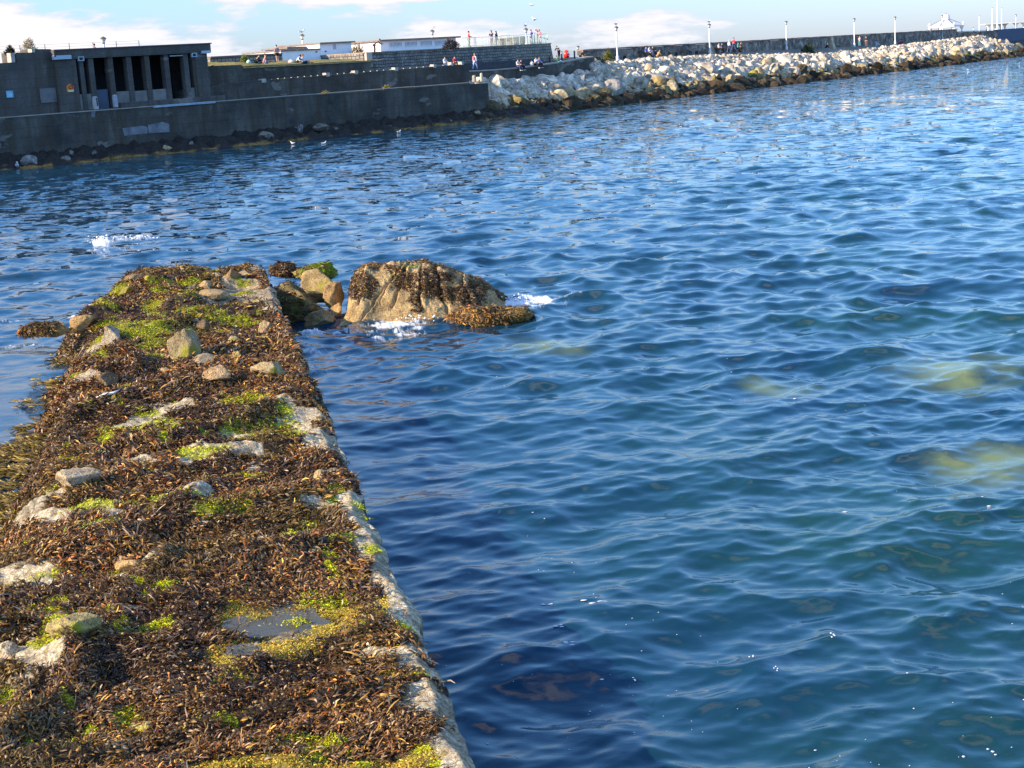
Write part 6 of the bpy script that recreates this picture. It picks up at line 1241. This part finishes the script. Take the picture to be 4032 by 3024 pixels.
# bags
def bag(pos, r, c, lab):
    mb = MB(); mb.ball((0, 0, r[2]), r, 12, 8); mb.tube([(-r[0] * .5, 0, r[2] * 1.8), (0, 0, r[2] * 2.35), (r[0] * .5, 0, r[2] * 1.8)], .02, 5); o = mb.build('bag', cloth(c), smooth=True); o.location = pos; tag(o, lab, 'bag')
bag(at_on(A, 980, 251, 8.6), (.22, .18, .17), (0.42, 0.62, 0.55), 'round pale green bag on the lawn left of the person in black')
bag(at_on(A, 1147, 252, 8.7), (.30, .18, .20), (0.72, 0.58, 0.54), 'pale pink bag on the lawn left of the person in white with short hair')
bag(at_on(B, 2095, 259, 6.4), (.22, .16, .24), (0.74, 0.74, 0.70), 'white bag standing on the promenade edge beside the man in cream')

# ================================================================== GULLS
M_GW, M_GG, M_GY = plain('white_feathers', (0.80, 0.80, 0.80), 0.7), plain('grey_feathers', (0.34, 0.36, 0.40), 0.7, 0.1, 20), plain('yellow_beak', (0.62, 0.40, 0.06), 0.5)
def gull(pos, yaw, label, s=1.0, swim=False, fly=None):
    mb = MB(); T = [(0, -.30, .02), (0, -.20, .03), (0, -.05, .03), (0, .10, .05), (0, .17, .12), (0, .21, .20), (0, .27, .215)]; mb.tube(T, [.012, .05, .095, .085, .05, .052, .022], 10)
    o = mb.build('gull', M_GW, smooth=True); o.matrix_world = Matrix.Translation(pos) @ Matrix.Rotation(yaw, 4, 'Z') @ Matrix.Scale(s, 4); tag(o, label, 'gull')
    mb = MB(); mb.tube([(0, .27, .21), (0, .345, .195)], [.016, .004], 6); mb.build('beak', M_GY, o)
    for d in (-1, 1):
        mb = MB()
        if fly is None: mb.add([(d * .085, .10, .07), (d * .105, -.10, .06), (d * .05, -.36, .05), (d * .02, -.34, .085), (d * .045, -.1, .125), (d * .05, .08, .11)], [(0, 1, 4, 5), (1, 2, 3, 4)])
        else:
            pr_ = [(d * .06, .12, .04), (d * .32, .20, .04 + fly * .16), (d * .66, .02, .04 + fly * (.02 if d > 0 else .22)), (d * .60, -.05, .03 + fly * (.02 if d > 0 else .2)), (d * .30, -.02, .02 + fly * .15), (d * .06, -.12, .02)]
            q = [(x, y, z + .018) for x, y, z in pr_]; mb.add(pr_ + q, [(0, 1, 4, 5), (1, 2, 3, 4), (6, 11, 10, 7), (7, 10, 9, 8)] + [(i, (i + 1) % 6, (i + 1) % 6 + 6, i + 6) for i in range(6)])
        mb.build('wing', M_GG, o, smooth=True)
        if not swim and fly is None: mb = MB(); mb.tube([(d * .035, .0, -.04), (d * .035, .02, -.17)], .008, 5); mb.tube([(d * .035, .02, -.17), (d * .035, .08, -.175)], .012, 5); mb.build('leg', M_GY, o)
    return o
for i, lab in ((1, 'gull perched on the lamp behind the smaller white building'), (2, 'gull perched on the lamp behind the larger white building'), (3, 'gull perched on the lamp on the viewing platform'), (4, 'gull perched on the first lamp right of the platform'), (5, 'gull perched on the lamp above the buttress')):
    p = LP[i]; gull(Vector(p) + Vector((0, 0, .23)), [R(-70), R(60), R(-30), R(-40), R(-50)][i - 1], lab, 1.25)
for px, py, yw, lab in ((1152, 563, 1.2, 'leftmost of the gulls swimming off the sea wall'), (1276, 563, -1.4, 'second gull swimming off the sea wall, right of the leftmost'), (1571, 518, -1.0, 'gull swimming near the weedy rocks below the yellow tuft'), (3813, 275, 1.5, 'gull swimming far right below the bandstand'), (4012, 250, -1.2, 'gull swimming at the far right border')):
    p = at_z(px, py, 0.08); gull(Vector(p) - Vector((0, 0, .03)), yw, lab, 0.75, swim=True)
gull(Vector(at_Y(2104, 76, 150.0)), R(80), 'grey gull gliding above the lamp on the platform, wings bent down', 0.95, fly=-.9)
gull(Vector(at_Y(2093, 20, 160.0)), R(60), 'gull flying high near the top edge of the picture', 0.85, fly=-.5)
p = at_on(A, 69, 663, .3); gull(p + Vector((0, 0, .2)), R(200), 'gull standing on the weedy rocks at the far left water edge', 1.5)
